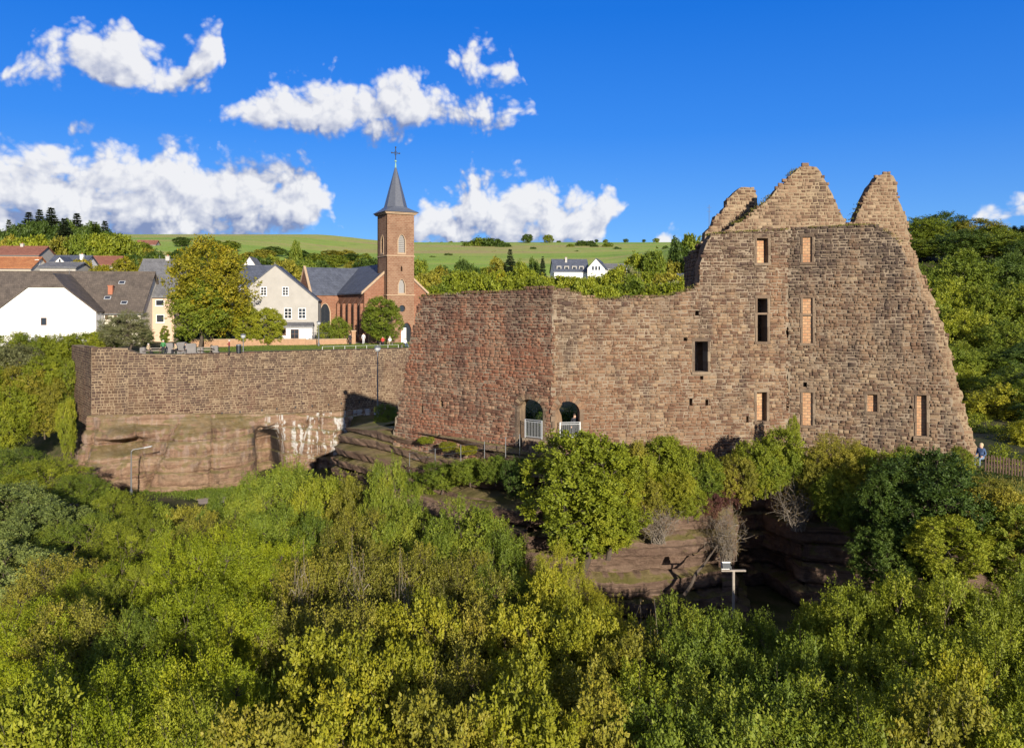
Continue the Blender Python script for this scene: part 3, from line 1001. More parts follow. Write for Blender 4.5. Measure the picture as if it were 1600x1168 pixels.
hA = [archA] + [rect(plA, *h) for h in HOLES_A]
hB = [archB] + [rect(plB, *w[:4]) for w in WIN_B] + [rect(plB, *h) for h in HOLES_B]
hC = [rect(plC, *w[:4]) for w in WIN_C] + [rect(plC, *h) for h in HOLES_C]

all_ruin = []
all_gable = []


def wall_core(name, pl, poly, holes, thick, mat, inset=0.0):
    rp_ = rough_poly(poly, 0.35, 0.16, rngw)
    # keep the core a little inside the stones at the crown
    rp_ = [(u, z - 0.14) for (u, z) in rp_]
    o = MB().extrude(rp_, holes, 0.0, thick, 0, pl.M, 1).build(name, [mat, MATS['ruin_stone']])
    rp(o)
    return o


cA = wall_core('curtain_wall', plA, polyA, hA, 0.9, MATS['ruin_mortar'])
cB = wall_core('curtain_wall', plB, polyB, hB, 0.9, MATS['ruin_mortar'])
cC = wall_core('curtain_wall', plC, polyC, hC, 1.0, MATS['ruin_mortar'])
tag(cA, 'reddish wall section with battered end and arched doorway')
tag(cB, 'pale weathered middle wall section with tall mullioned window')
tag(cC, 'dark high wall section with bricked windows and broken edge')


def widen(h, m):
    cx_ = sum(p[0] for p in h) / len(h); cz_ = sum(p[1] for p in h) / len(h)
    return [(p[0] + (m if p[0] > cx_ else -m), p[1] + (m if p[1] > cz_ else -m)) for p in h]


for pl, poly, holes, nwin in ((plA, polyA, hA, 1), (plB, polyB, hB, 1 + len(WIN_B)), (plC, polyC, hC, len(WIN_C))):
    hh = [widen(h, 0.17 if i < nwin else 0.0) for i, h in enumerate(holes)]
    st = lay_stones(poly, hh, 0.14, 0.26, 0.26 if pl is plA else 0.19, 0.60 if pl is plA else 0.48, rngw, 0.035, 0.22)
    all_ruin += [(q, {plA: 'red_stone', plB: 'ruin_stone', plC: 'dark_stone'}[pl]) for q in make_stones(pl, st, rngw, (0.01, 0.10))]

# gable wall behind, lit through the roofless rooms
polyD = plD.poly([(1128, 742), (1122, 372), (1132, 358), (1150, 347), (1168, 338), (1180, 326), (1196, 312), (1208, 300), (1222, 286), (1236, 270), (1248, 259), (1262, 256), (1276, 258), (1286, 274), (1296, 292), (1308, 316), (1316, 334), (1322, 349),
                  (1332, 349), (1340, 330), (1350, 308), (1360, 288), (1372, 272), (1386, 266), (1396, 272), (1402, 292), (1411, 326), (1418, 356), (1428, 389), (1440, 424), (1453, 452), (1466, 486), (1479, 519), (1487, 555), (1494, 585), (1509, 641), (1521, 685), (1529, 706), (1534, 742)])
polyE = plE.poly([(1102, 742), (1096, 380), (1102, 360), (1116, 342), (1130, 324), (1142, 304), (1152, 294), (1166, 290), (1178, 293), (1183, 304), (1184, 320), (1200, 360), (1200, 742)])
cD = wall_core('gable_wall', plD, polyD, [], 1.1, MATS['gable_mortar'])
tag(cD, 'twin-peaked gable wall of paler stone')
cE = wall_core('gable_wall', plE, polyE, [], 1.0, MATS['gable_mortar'])
tag(cE, 'small rounded gable stump behind the main gable')
all_gable += make_stones(plD, [s for s in lay_stones(polyD, [], 0.16, 0.28, 0.2, 0.5, rngw, 0.045, 0.3)], rngw, (0.01, 0.06))
all_gable += make_stones(plE, lay_stones(polyE, [], 0.16, 0.28, 0.2, 0.5, rngw, 0.045, 0.3), rngw, (0.01, 0.06))
# side wall joining the high front wall to the gables (faces away from the sun)
sX = plB.world(*(lambda u: (u[0], 0, 0))(plB.uv(1097, 400)))
plS = Plane((sX.x + 0.05, sX.y + 5.6), (sX.x + 0.02, sX.y + 0.93))
zs = lambda py, d: CAMZ - (py - CY) / F * d
polyS = [(0.0, -4.0), (0.0, zs(402, 57.5)), (1.0, zs(396, 57)), (2.2, zs(392, 56)), (3.3, zs(388, 55)), (4.05, zs(378, 54)), (4.05, -4.0)]
cS = wall_core('side_wall', plS, polyS, [], 1.2, MATS['ruin_mortar'])
all_ruin += [(q, 'ruin_stone') for q in make_stones(plS, lay_stones(polyS, [], 0.22, 0.38, 0.3, 0.62, rngw, 0.04), rngw)]

for mname, nbig in (('red_stone', 90), ('ruin_stone', 110), ('dark_stone', 100)):
    emit_stones(ruin, [q for q, m_ in all_ruin if m_ == mname], MATS[mname], 'stone', 'rubble_stonework', rngw, nbig)
emit_stones(ruin, all_gable, MATS['gable_stone'], 'gable_stone', 'gable_stonework', rngw, 0 if len(all_gable) < 1 else 120)
for o in ruin.children:
    o.matrix_parent_inverse = Matrix.Translation(ruin.location).inverted()


def stone_block(pl, name, u0, u1, y0, y1, z0, z1, mat='dressed_stone', parent=None):
    vs = stone_geo(u0, u1, z0, z1, y1, y0, 0.02, rngw, 0.006)
    b = MB().add([pl.M @ Vector(p) for p in vs], STONE_F).add([pl.M @ Vector(p) for p in vs[:4]], [(3, 2, 1, 0)])
    o = b.build(name, MATS[mat])
    rp(o)
    if parent is not None:
        o.parent = parent
        o.matrix_parent_inverse = parent.matrix_basis.inverted() @ Matrix.Identity(4) if False else Matrix.Translation(ruin.location).inverted()
    return o


def dress_window(pl, w):
    x0, x1, y0, y1, mul, fill = w
    (u0, zb), (u1, _), (_, zt), _ = rect(pl, x0, x1, y0, y1)
    t = 0.12
    wd = empty('window_opening', (0, 0, 0)); rp(wd)
    P = lambda n, *a, m='dressed_stone': stone_block(pl, n, *a, mat=m)
    parts = []
    # jambs as two or three dressed blocks each side, then lintel and sill
    for s in (0, 1):
        z = zb
        k = 3 if zt - zb > 1.4 else 2
        for i in range(k):
            z1 = zb + (zt - zb) * (i + 1) / k
            ext = 0.06 * (i % 2)
            if s == 0: parts.append(P('jamb_block', u0 - t - ext, u0 + 0.015, -0.06, 0.9, z + 0.008, z1 - 0.008))
            else: parts.append(P('jamb_block', u1 - 0.015, u1 + t + ext, -0.06, 0.9, z + 0.008, z1 - 0.008))
            z = z1
    parts.append(P('lintel', u0 - t - 0.08, u1 + t + 0.08, -0.05, 0.9, zt - 0.012, zt + 0.24))
    parts.append(P('sill', u0 - t - 0.08, u1 + t + 0.08, -0.11, 0.9, zb - 0.17, zb + 0.012))
    if mul is not None:
        zm = pl.uv((x0 + x1) / 2, mul)[1]
        parts.append(P('transom', u0 + 0.01, u1 - 0.01, -0.02, 0.14, zm - 0.07, zm + 0.07))
    if fill is not None:
        b = MB().box(u0 - 0.05, u1 + 0.05, fill, fill + 0.35, zb - 0.05, zt + 0.05)
        o = b.build('brick_infill', MATS['infill_brick'], None)
        o.matrix_world = pl.M
        o.parent = ruin
        o.matrix_parent_inverse = Matrix.Translation(ruin.location).inverted()
        parts.append(o)
    for o in parts:
        o.parent = wd
        o.matrix_parent_inverse = Matrix.Identity(4)


for w in WIN_B: dress_window(plB, w)
for w in WIN_C: dress_window(plC, w)


def dress_arch(pl, ap, zs_, rise, u0, u1, zb):
    c = (u0 + u1) / 2; hw = (u1 - u0) / 2
    # jamb blocks
    for s in (0, 1):
        z = zb; i = 0
        while z < zs_ - 0.05:
            z1 = min(z + rngw.uniform(0.3, 0.42), zs_)
            e = 0.08 * (i % 2)
            if s == 0: stone_block(pl, 'jamb_block', u0 - 0.2 - e, u0 + 0.02, -0.05, 0.22, z + 0.01, z1 - 0.01)
            else: stone_block(pl, 'jamb_block', u1 - 0.02, u1 + 0.2 + e, -0.05, 0.22, z + 0.01, z1 - 0.01)
            z = z1; i += 1
    n = 13
    for i in range(n):
        a0 = math.pi * i / n + 0.02; a1 = math.pi * (i + 1) / n - 0.02
        q = []
        for (a, k) in ((a0, 0), (a1, 0), (a1, 1), (a0, 1)):
            e = 0.36 * k
            q.append((c + (hw - 0.02 + e) * math.cos(a), zs_ + (rise - 0.02 + e) * math.sin(a)))
        o = MB().extrude(q, [], -0.05 - rngw.random() * 0.02, 0.4, 0, pl.M).build('voussoir', MATS['ruin_stone' if i % 3 else 'dressed_stone'])
        rp(o)


dress_arch(plA, archA, plA.uv(829, 640)[1], plA.uv(829, 623)[1] - plA.uv(829, 640)[1], aL[0], aR[0], plA.uv(829, 712)[1])
dress_arch(plB, archB, plB.uv(889, 645)[1], plB.uv(889, 626)[1] - plB.uv(889, 645)[1], bL[0] + 0.05, bR[0] + 0.05, plB.uv(889, 700)[1])


# metal railings in the gate arches
def railing(pl, px0, px1, ytop, ybot, label):
    (u0, zt) = pl.uv(px0, ytop); (u1, _) = pl.uv(px1, ytop); zb = pl.uv(px0, ybot)[1]
    o = empty('railing', pl.world((u0 + u1) / 2, 0, zb), pl.ang)
    tag(o, label, 'railing', 'pale metal railings in the gate arches')
    hw = (u1 - u0) / 2; h = zt - zb
    for z in (h, h - 0.12, 0.08): MB().tube([(-hw, -0.25, z), (hw, -0.25, z)], 0.022, 6).build('rail', MATS['metal_pale'], o)
    for s in (-1, 1): MB().box(s * hw - 0.03, s * hw + 0.03, -0.28, -0.22, -0.1, h + 0.02).build('post', MATS['metal_pale'], o)
    n = max(5, int(hw * 2 / 0.12))
    me = MB().tube([(0, 0, 0.08), (0, 0, h - 0.12)], 0.011, 5).mesh('bar', MATS['metal_pale'])
    for i in range(1, n): link('bar', me, o, (-hw + 2 * hw * i / n, -0.25, 0))
    return o


railing(plA, 824, 850, 654, 682, 'pale metal railing with vertical bars in the taller gate arch')
railing(plB, 874, 905, 659, 684, 'pale metal railing behind the yellow-green tree in the lower gate arch')
(pu, pz) = plA.uv(823, 682); (pu1, _) = plA.uv(870, 682)
o = MB().box(pu, pu1, -0.55, 0.3, -5.2, pz, 0, plA.M).build('gate_parapet', MATS['ruin_mortar']); rp(o)
st = make_stones(plA, [(a, b, c_, d_) for (a, b, c_, d_) in lay_stones([(pu, -5.0), (pu1, -5.0), (pu1, pz), (pu, pz)], [], 0.26, 0.36, 0.35, 0.6, rngw, 0.04)], rngw)
for s_ in st:
    o = link('stone', rngw.choice(unit_stone(MATS['ruin_stone'])))
    o.location = plA.world((s_[1] + s_[2]) / 2, -0.52, (s_[3] + s_[4]) / 2); o.rotation_euler = (0, 0, plA.ang); o.scale = (s_[2] - s_[1], 0.2, s_[4] - s_[3]); rp(o)

# ================================================================== the terrace retaining wall
terr = empty('retaining_wall', (-35, 97, -7))
tag(terr, 'long coursed stone retaining wall with angled bastion carrying the lawn', 'retaining wall')
B0 = W(112, 0, 104.0); B1 = W(143, 0, 92.6); B2 = W(200, 0, 93.8); B3 = W(275, 0, 95.0); B4 = W(668, 0, 110.5)
tp = [Plane((B0.x, B0.y), (B1.x, B1.y)), Plane((B1.x, B1.y), (B2.x, B2.y)), Plane((B2.x, B2.y), (B3.x, B3.y)), Plane((B3.x, B3.y), (B4.x, B4.y))]
ZB = -8.2
tops = [[(0, 0.95), (tp[0].len, 1.15)], [(0, 1.15), (tp[1].len, 1.05)], [(0, 0.85), (1.2, 0.35), (tp[2].len, 0.2)], [(0, 0.22), (8, 0.30), (tp[3].len, 0.22)]]
ters = []
for i, pl in enumerate(tp):
    poly = [(0, ZB - (1.2 if i == 3 else 0)), *tops[i], (pl.len, ZB - (1.2 if i == 3 else 0))]
    core = MB().extrude(rough_poly(poly, 0.9, 0.03, rngw, lambda a, b: abs(a[0] - b[0]) < 0.01), [], 0.0, 1.3, 0, pl.M).build('wall_core', MATS['terrace_mortar'], terr)
    core.matrix_parent_inverse = Matrix.Translation(terr.location).inverted()
    hm = (0.24, 0.33) if i != 1 else (0.26, 0.42)
    wm = (0.42, 0.75) if i != 1 else (0.3, 0.6)
    st = lay_stones(poly, [], hm[0], hm[1], wm[0], wm[1], rngw, 0.06)
    ters += make_stones(pl, st, rngw, (0.01, 0.05))
emit_stones(terr, ters, MATS['terrace_stone'], 'stone', 'coursed_stonework', rngw, 300)
for o in terr.children: o.matrix_parent_inverse = Matrix.Translation(terr.location).inverted()
for i in range(12):
    pl = tp[3]
    u = 1.2 + i * 2.1 + rngw.uniform(-0.3, 0.3)
    o = MB().box(u, u + 0.16, -0.075, 0.1, -7.3 + 0.05 * i, -7.05 + 0.05 * i, 0, pl.M).build('drain_hole', MATS['iron_dark'], terr)
    o.matrix_parent_inverse = Matrix.Translation(terr.location).inverted()


# ================================================================== rock
def rock_sheet(name, top, bot, ztop, zbot, mat, label, ns=220, nv=60, out_fn=None, strata=0.7, rough=0.6, seed=0, lip=1.5, freq=1.0):
    """a face of bedded rock between a plan line at the top and one at the foot"""
    T = [Vector((*p, 0)) for p in top]; Bt = [Vector((*p, 0)) for p in bot]
    assert len(T) == len(Bt)
    V = []
    for i in range(ns + 1):
        t = i / ns * (len(T) - 1)
        k = min(int(t), len(T) - 2); f = t - k
        a = T[k].lerp(T[k + 1], f); b = Bt[k].lerp(Bt[k + 1], f)
        zt = ztop[k] + (ztop[k + 1] - ztop[k]) * f; zb = zbot[k] + (zbot[k + 1] - zbot[k]) * f
        tang = (T[k + 1] - T[k]).normalized()
        nrm = Vector((tang.y, -tang.x, 0))
        n_lip = 5
        for j in range(-n_lip, nv + 1):
            if j < 0:
                q = a - nrm * (lip * (-j) / n_lip); z = zt + 0.05 * noise.noise((q.x, q.y, 0)); V.append((q.x, q.y, z)); continue
            v = j / nv
            z = zt + (zb - zt) * v
            # bedding: the slope runs out in steps
            zz = z * freq + 0.25 * noise.noise((a.x * 0.12 + seed, a.y * 0.12, 0)) * 2 + seed
            cell = math.floor(zz); fr = zz - cell
            stepv = v + (fr - 0.5) * strata / max(1, abs(zt - zb)) / freq * (1 if True else 0)
            stepv = min(1, max(0, stepv))
            q = a.lerp(b, stepv)
            bed = noise.noise((cell * 7.3 + seed, a.x * 0.10, a.y * 0.10)) * strata
            und = -0.55 * strata * max(0, 1 - abs(fr - 0.07) / 0.09)           # undercut joint between two beds
            d = bed + und
            d += rough * 0.9 * noise.noise((q.x * 0.16 + seed, q.y * 0.16, z * 0.16)) * 1.6
            d += rough * 0.42 * noise.noise((q.x * 0.5, q.y * 0.5 + seed, z * 0.7))
            d += rough * 0.24 * noise.noise((q.x * 1.5, q.y * 1.5, z * 2.0 + seed))
            d -= rough * 0.30 * max(0, 0.22 - abs(noise.noise((q.x * 0.75, q.y * 0.75, z * 0.35 + seed)))) / 0.22     # cracks
            d += rough * 0.10 * noise.noise((q.x * 3.4, q.y * 3.4, z * 4.5 + seed))
            if out_fn: d += out_fn(q.x, q.y, z, v)
            d *= min(1.0, v * 6)
            q = q + nrm * d
            V.append((q.x, q.y, z + rough * 0.1 * noise.noise((q.x * 0.8, q.y * 0.8, z))))
    m = nv + 6
    i = (np.arange(ns)[:, None] * m + np.arange(m - 1)[None, :]).ravel()
    Fc = np.stack([i, i + 1, i + m + 1, i + m], -1)
    o = link(name, npmesh(name, np.array(V), Fc, MATS[mat], smooth_=False))
    tag(o, label, 'rock', kind='structure')
    return o


def cliff_left_out(x, y, z, v):
    d = 0.0
    # deep recess with white lime run, between the bulge and the streaked face
    c = (x + 29.4 + 0.22 * (z + 12)) / 1.35
    d -= 5.0 * math.exp(-(c ** 6)) * min(1, max(0, v - 0.16) * 4)
    # overhanging slab under the bastion
    c2 = (x + 44.6) / 2.0
    d += 2.4 * math.exp(-c2 * c2) * math.exp(-((z + 8.6) / 0.6) ** 4)
    d -= 2.4 * math.exp(-c2 * c2) * math.exp(-((z + 10.0) / 0.75) ** 4)
    # two rounded bellies with a hollow between them
    for (cx_, wx, am) in ((-38.5, 3.6, 2.6), (-46.3, 2.0, 1.4), (-33.0, 2.0, 1.3)):
        c3 = (x - cx_) / wx
        d += am * math.exp(-c3 * c3) * math.sin(math.pi * min(1, v * 0.92)) ** 0.9
    # steep joints
    for (jx, sl) in ((-48.0, 0.1), (-42.6, -0.35), (-40.2, 0.3), (-35.6, -0.12), (-26.0, 0.1), (-24.2, -0.1)):
        c4 = (x - jx - sl * (z + 11)) / 0.16
        d -= 1.0 * math.exp(-c4 * c4)
    return d


def off(p, a, L): return (p[0] + a[0] * L, p[1] + a[1] * L)


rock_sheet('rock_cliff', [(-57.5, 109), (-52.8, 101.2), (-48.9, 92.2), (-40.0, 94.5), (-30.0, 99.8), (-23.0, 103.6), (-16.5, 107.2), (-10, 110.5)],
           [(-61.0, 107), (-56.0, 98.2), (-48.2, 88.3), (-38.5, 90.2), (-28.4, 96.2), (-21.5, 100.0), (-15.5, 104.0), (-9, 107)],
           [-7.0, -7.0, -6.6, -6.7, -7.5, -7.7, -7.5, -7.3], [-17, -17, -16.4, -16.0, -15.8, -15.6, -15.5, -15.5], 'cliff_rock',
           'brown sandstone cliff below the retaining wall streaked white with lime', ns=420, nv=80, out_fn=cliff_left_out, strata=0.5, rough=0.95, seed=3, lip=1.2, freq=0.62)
# bedded ledges stepping down below the battered end of the ruin
rock_sheet('rock_ledges', [(-12.2, 76), (-14.0, 67.0), (-12.0, 64.4), (-8.6, 60.6), (-3.0, 56.0), (2.0, 51.5), (3.2, 49.8)],
           [(-14.6, 75), (-15.0, 62.6), (-12.4, 60.0), (-8.8, 56.6), (-3.2, 52.2), (1.0, 48.6), (3.0, 47.4)],
           [-4.6, -4.2, -3.9, -3.3, -3.3, -3.7, -3.8], [-10.0, -8.4, -7.8, -7.2, -6.6, -6.4, -6.4], 'ledge_rock',
           'mossy bedded rock ledges stepping down from the ruin wall', ns=340, nv=100, strata=1.9, rough=0.34, seed=9, lip=2.5, freq=1.3)
# the cliff below the ledges and the ruin
rock_sheet('rock_cliff', [(-14.4, 74), (-14.9, 62.6), (-12.4, 60.1), (-8.9, 56.7), (-3.6, 52.5), (-2.4, 51.4), (0.8, 46.6), (4.0, 46.2), (9.0, 47.2), (13.0, 48.2)],
           [(-16.5, 74), (-16.0, 61.4), (-13.2, 58.2), (-9.3, 55.0), (-4.2, 50.8), (-3.2, 50.0), (0.1, 44.4), (3.6, 43.6), (8.5, 44.0), (12.8, 45.0)],
           [-9.6, -8.4, -7.8, -7.2, -6.6, -6.4, -6.0, -5.6, -5.4, -5.4], [-17, -16, -16, -15.5, -14.5, -14, -13, -12.6, -12.4, -12.4], 'ledge_rock',
           'shaded sandstone cliff with mossy ledges under the gate arches', ns=340, nv=90, strata=1.25, rough=0.55, seed=21, lip=6.0, freq=0.95)
rock_sheet('rock_cliff', [(12.2, 50.0), (13.2, 49.8), (14.3, 52.4), (16.6, 52.2), (17.2, 48.6), (21.5, 47.8), (26.0, 44.6), (33.0, 43.2), (44.0, 43.0), (60, 43)],
           [(12.0, 44.2), (13.0, 44.4), (14.6, 51.0), (16.2, 51.0), (17.0, 46.6), (21.5, 45.4), (26.4, 42.6), (33.5, 41.6), (44.5, 41.2), (60, 41)],
           [-5.2, -5.2, -4.8, -4.6, -4.6, -4.6, -4.6, -5.6, -6.0, -6.0], [-12.4, -12.4, -12.2, -12.2, -12.4, -12.6, -13, -13.4, -14, -14], 'ledge_rock',
           'dark purple-brown rock face split by a deep cleft below the high wall', ns=340, nv=80, strata=1.1, rough=0.5, seed=33, lip=4.5, freq=0.85)


# ================================================================== foliage
def norm(a):
    return a / np.maximum(np.linalg.norm(a, axis=-1, keepdims=True), 1e-6)


def leaves(base, axis, nrm, L, Wd, fold=0.25):
    """folded diamond leaves: arrays (n,3),(n,3),(n,3),(n,),(n,) -> verts, tris"""
    a = norm(axis)
    b = norm(np.cross(nrm, a))
    n = np.cross(a, b)
    L = L[:, None]; Wd = Wd[:, None]
    p0 = base
    p1 = base + a * L * 0.45 + b * Wd * 0.5 - n * Wd * fold
    p2 = base + a * L
    p3 = base + a * L * 0.45 - b * Wd * 0.5 - n * Wd * fold
    V = np.stack([p0, p1, p2, p3], 1).reshape(-1, 3)
    i = np.arange(len(base)) * 4
    Fc = np.stack([np.stack([i, i + 1, i + 2], -1), np.stack([i, i + 2, i + 3], -1)], 1).reshape(-1, 3)
    return V, Fc


def wander(p0, p1, rng, n=5, amp=0.08):
    p0 = np.array(p0, float); p1 = np.array(p1, float)
    L = np.linalg.norm(p1 - p0)
    pts = [p0 + (p1 - p0) * t for t in np.linspace(0, 1, n)]
    for k in range(1, n - 1): pts[k] = pts[k] + rng.normal(0, amp * L / 2, 3)
    return pts


def tree_meshes(seed, H=9.0, R=2.8, trunk=0.22, nl=16, twigs=46, lpt=22, leaf=(0.13, 0.075), up=0.45, spread=0.16, lobe=(0.34, 0.52), inner=0.62, twl=(0.55, 1.0), flat=0.0, twig_geo=0.12, bark='bark', shape=1.0):
    rng = np.random.default_rng(seed)
    h0 = trunk * H
    C = np.array([0, 0, h0 + (H - h0) * 0.5]); Rz = (H - h0) * 0.5
    ga = math.pi * (3 - math.sqrt(5))
    cen = []; rad = []
    for i in range(nl):
        z = 1 - 2 * (i + 0.5) / nl
        r = math.sqrt(max(0, 1 - z * z)); a = i * ga + rng.uniform(-0.5, 0.5)
        rr = (r ** shape)
        d = np.array([rr * math.cos(a), rr * math.sin(a), z])
        k = inner * rng.uniform(0.82, 1.18)
        lr = R * rng.uniform(*lobe)
        c = C + d * np.array([R, R, Rz]) * k
        cen.append(c); rad.append(lr)
    for i in range(max(2, nl // 5)):
        cen.append(C + rng.normal(0, 0.22, 3) * np.array([R, R, Rz])); rad.append(R * 0.4)
    cen = np.array(cen); rad = np.array(rad)
    nlob = len(cen)
    lob = np.repeat(np.arange(nlob), twigs)
    nt_ = len(lob)
    dirs = norm(rng.normal(0, 1, (nt_, 3)))
    outw = norm(cen[lob] - C)
    dirs = norm(dirs + outw * 0.55 + np.array([0, 0, 0.30]))
    tb = cen[lob] + dirs * (rad[lob] * rng.uniform(0.40, 0.85, nt_))[:, None]
    td = norm(dirs * (1 - up) + np.array([0, 0, up]) + rng.normal(0, 0.18, (nt_, 3)))
    if flat: td[:, 2] *= (1 - flat); td = norm(td)
    tl = rad[lob] * rng.uniform(twl[0], twl[1], nt_)
    te = tb + td * tl[:, None]
    # leaves on the twigs
    li = np.repeat(np.arange(nt_), lpt)
    n = len(li)
    t = rng.uniform(0.05, 1.0, n) ** 0.8
    perp = norm(np.cross(td[li], rng.normal(0, 1, (n, 3))))
    b = tb[li] + td[li] * (tl[li] * t)[:, None] + perp * (spread * rng.random(n) * (1.15 - 0.7 * t))[:, None]
    ax = norm(perp * 0.9 + td[li] * 0.55 + rng.normal(0, 0.35, (n, 3)))
    nr = norm(np.array([0, 0, 0.35]) + dirs[li] * 1.1 + rng.normal(0, 0.40, (n, 3)))
    s = rng.uniform(0.65, 1.3, n)
    V, Fc = leaves(b, ax, nr, leaf[0] * s, leaf[1] * s)
    zmin = 0.05
    tr = rng.random(nt_); lr_ = rng.random(nlob)
    att = 0.5 * rng.random(n) + 0.28 * tr[li] + 0.22 * lr_[lob[li]]
    crown = npmesh('crown', V, Fc, None, np.repeat(att, 2))
    # trunk, limbs and some twigs
    mb = MB()
    top = C + np.array([0, 0, Rz * 0.5])
    tp_ = wander((0, 0, -0.6), top, rng, 7, 0.05)
    r0 = 0.022 * H
    mb.tube(tp_, [r0 * 1.25, r0, r0 * 0.85, r0 * 0.7, r0 * 0.5, r0 * 0.35, r0 * 0.18], 8)
    for k in range(nlob):
        f = rng.uniform(0.25, 0.8)
        zz = min(cen[k][2] - 0.3, h0 + (top[2] - h0) * f)
        zz = max(0.3 * h0 + 0.15, zz)
        tt = (zz + 0.6) / (top[2] + 0.6)
        q = int(min(5, tt * 6)); st = np.array(tp_[q]) + (np.array(tp_[q + 1]) - np.array(tp_[q])) * (tt * 6 - q)
        mb.tube(wander(st, cen[k], rng, 5, 0.12), [r0 * 0.45, r0 * 0.34, r0 * 0.25, r0 * 0.17, r0 * 0.08], 5, caps=False)
    for k in range(nt_):
        if rng.random() < twig_geo:
            mb.tube([cen[lob[k]], tb[k], te[k]], [0.02, 0.012, 0.004], 3, caps=False)
    return mb.mesh('trunk', MATS[bark]), crown


def bare_meshes(seed, H=4.0, R=1.8, n=60, bark='bark_pale'):
    rng = np.random.default_rng(seed)
    mb = MB()
    tipb = []; tipd = []
    for i in range(n):
        a = rng.uniform(0, 2 * math.pi); tilt = rng.uniform(0.1, 1.0)
        e = np.array([R * tilt * math.cos(a), R * tilt * math.sin(a), H * (1 - 0.45 * tilt * tilt) * rng.uniform(0.7, 1.0)])
        pts = wander((0.2 * rng.normal(), 0.2 * rng.normal(), -0.3), e, rng, 6, 0.12)
        mb.tube(pts, [0.028, 0.022, 0.017, 0.012, 0.008, 0.004], 4, caps=False)
        for k in range(6):
            s = pts[2 + k % 4]; d = rng.normal(0, 1, 3) + np.array([0, 0, 0.6]); d = d / np.linalg.norm(d) * rng.uniform(0.4, 1.0)
            mb.tube([s, s + d * 0.5 + rng.normal(0, 0.06, 3), s + d], [0.014, 0.010, 0.004], 3, caps=False)
            tipb.append(s + d * rng.uniform(0.5, 1)); tipd.append(d)
    tipb = np.repeat(np.array(tipb), 5, 0); tipd = np.repeat(np.array(tipd), 5, 0)
    m = len(tipb)
    V, Fc = leaves(tipb + rng.normal(0, 0.12, (m, 3)), norm(tipd + rng.normal(0, 0.4, (m, 3))), rng.normal(0, 1, (m, 3)), rng.uniform(0.05, 0.10, m), rng.uniform(0.03, 0.05, m))
    return mb.mesh('branches', MATS[bark]), npmesh('crown', V, Fc, None, np.repeat(rng.random(m), 2))


def conifer_meshes(seed, H=16.0, R=3.2, whorls=48, per=11, open_=0.0):
    rng = np.random.default_rng(seed)
    mb = MB().tube(wander((0, 0, -0.6), (0, 0, H), rng, 6, 0.01), [0.28, 0.24, 0.19, 0.13, 0.08, 0.02], 7)
    B = []; A = []; N = []; L = []
    for w in range(whorls):
        f = (w + rng.random() * 1.0) / whorls
        z = H * (0.08 + 0.92 * f)
        r = R * (1 - f) ** 0.95 * rng.uniform(0.7, 1.12) + 0.08
        for k in range(per):
            if rng.random() < 0.22: continue
            a = 2 * math.pi * (k + rng.random()) / per
            d = np.array([math.cos(a), math.sin(a), -0.28 + 0.5 * f])
            rr = r * rng.uniform(0.55, 1.2)
            e = np.array([0, 0, z]) + d * rr
            mb.tube([(0, 0, z), tuple(e)], [0.045, 0.01], 3, caps=False)
            m = int(14 + 26 * rr)
            t = rng.uniform(0.12, 1.0, m)
            p = np.array([0, 0, z]) + d[None, :] * (rr * t)[:, None]
            side = np.cross(d, [0, 0, 1.0]); side /= np.linalg.norm(side)
            wd = (0.28 * rr * (1.1 - t) + 0.12) * rng.uniform(-1, 1, m)
            p = p + side[None, :] * wd[:, None] + np.array([0, 0, -0.15]) * (np.abs(wd) + 0.2 * rng.random(m))[:, None]
            B.append(p); A.append(d[None, :] * 0.8 + side[None, :] * np.sign(wd)[:, None] * 0.7 + rng.normal(0, 0.25, (m, 3)) + np.array([0, 0, -0.25])); N.append(np.tile([0, 0, 1.0], (m, 1)) + rng.normal(0, 0.4, (m, 3))); L.append(rng.uniform(0.45, 1.0, m) * (0.5 + 0.5 * (1 - f)))
    B = np.concatenate(B); A = np.concatenate(A); N = np.concatenate(N); L = np.concatenate(L)
    V, Fc = leaves(B, A, N, L, L * 0.5)
    return mb.mesh('trunk', MATS['bark']), npmesh('crown', V, Fc, None, np.repeat(rng.random(len(B)), 2))


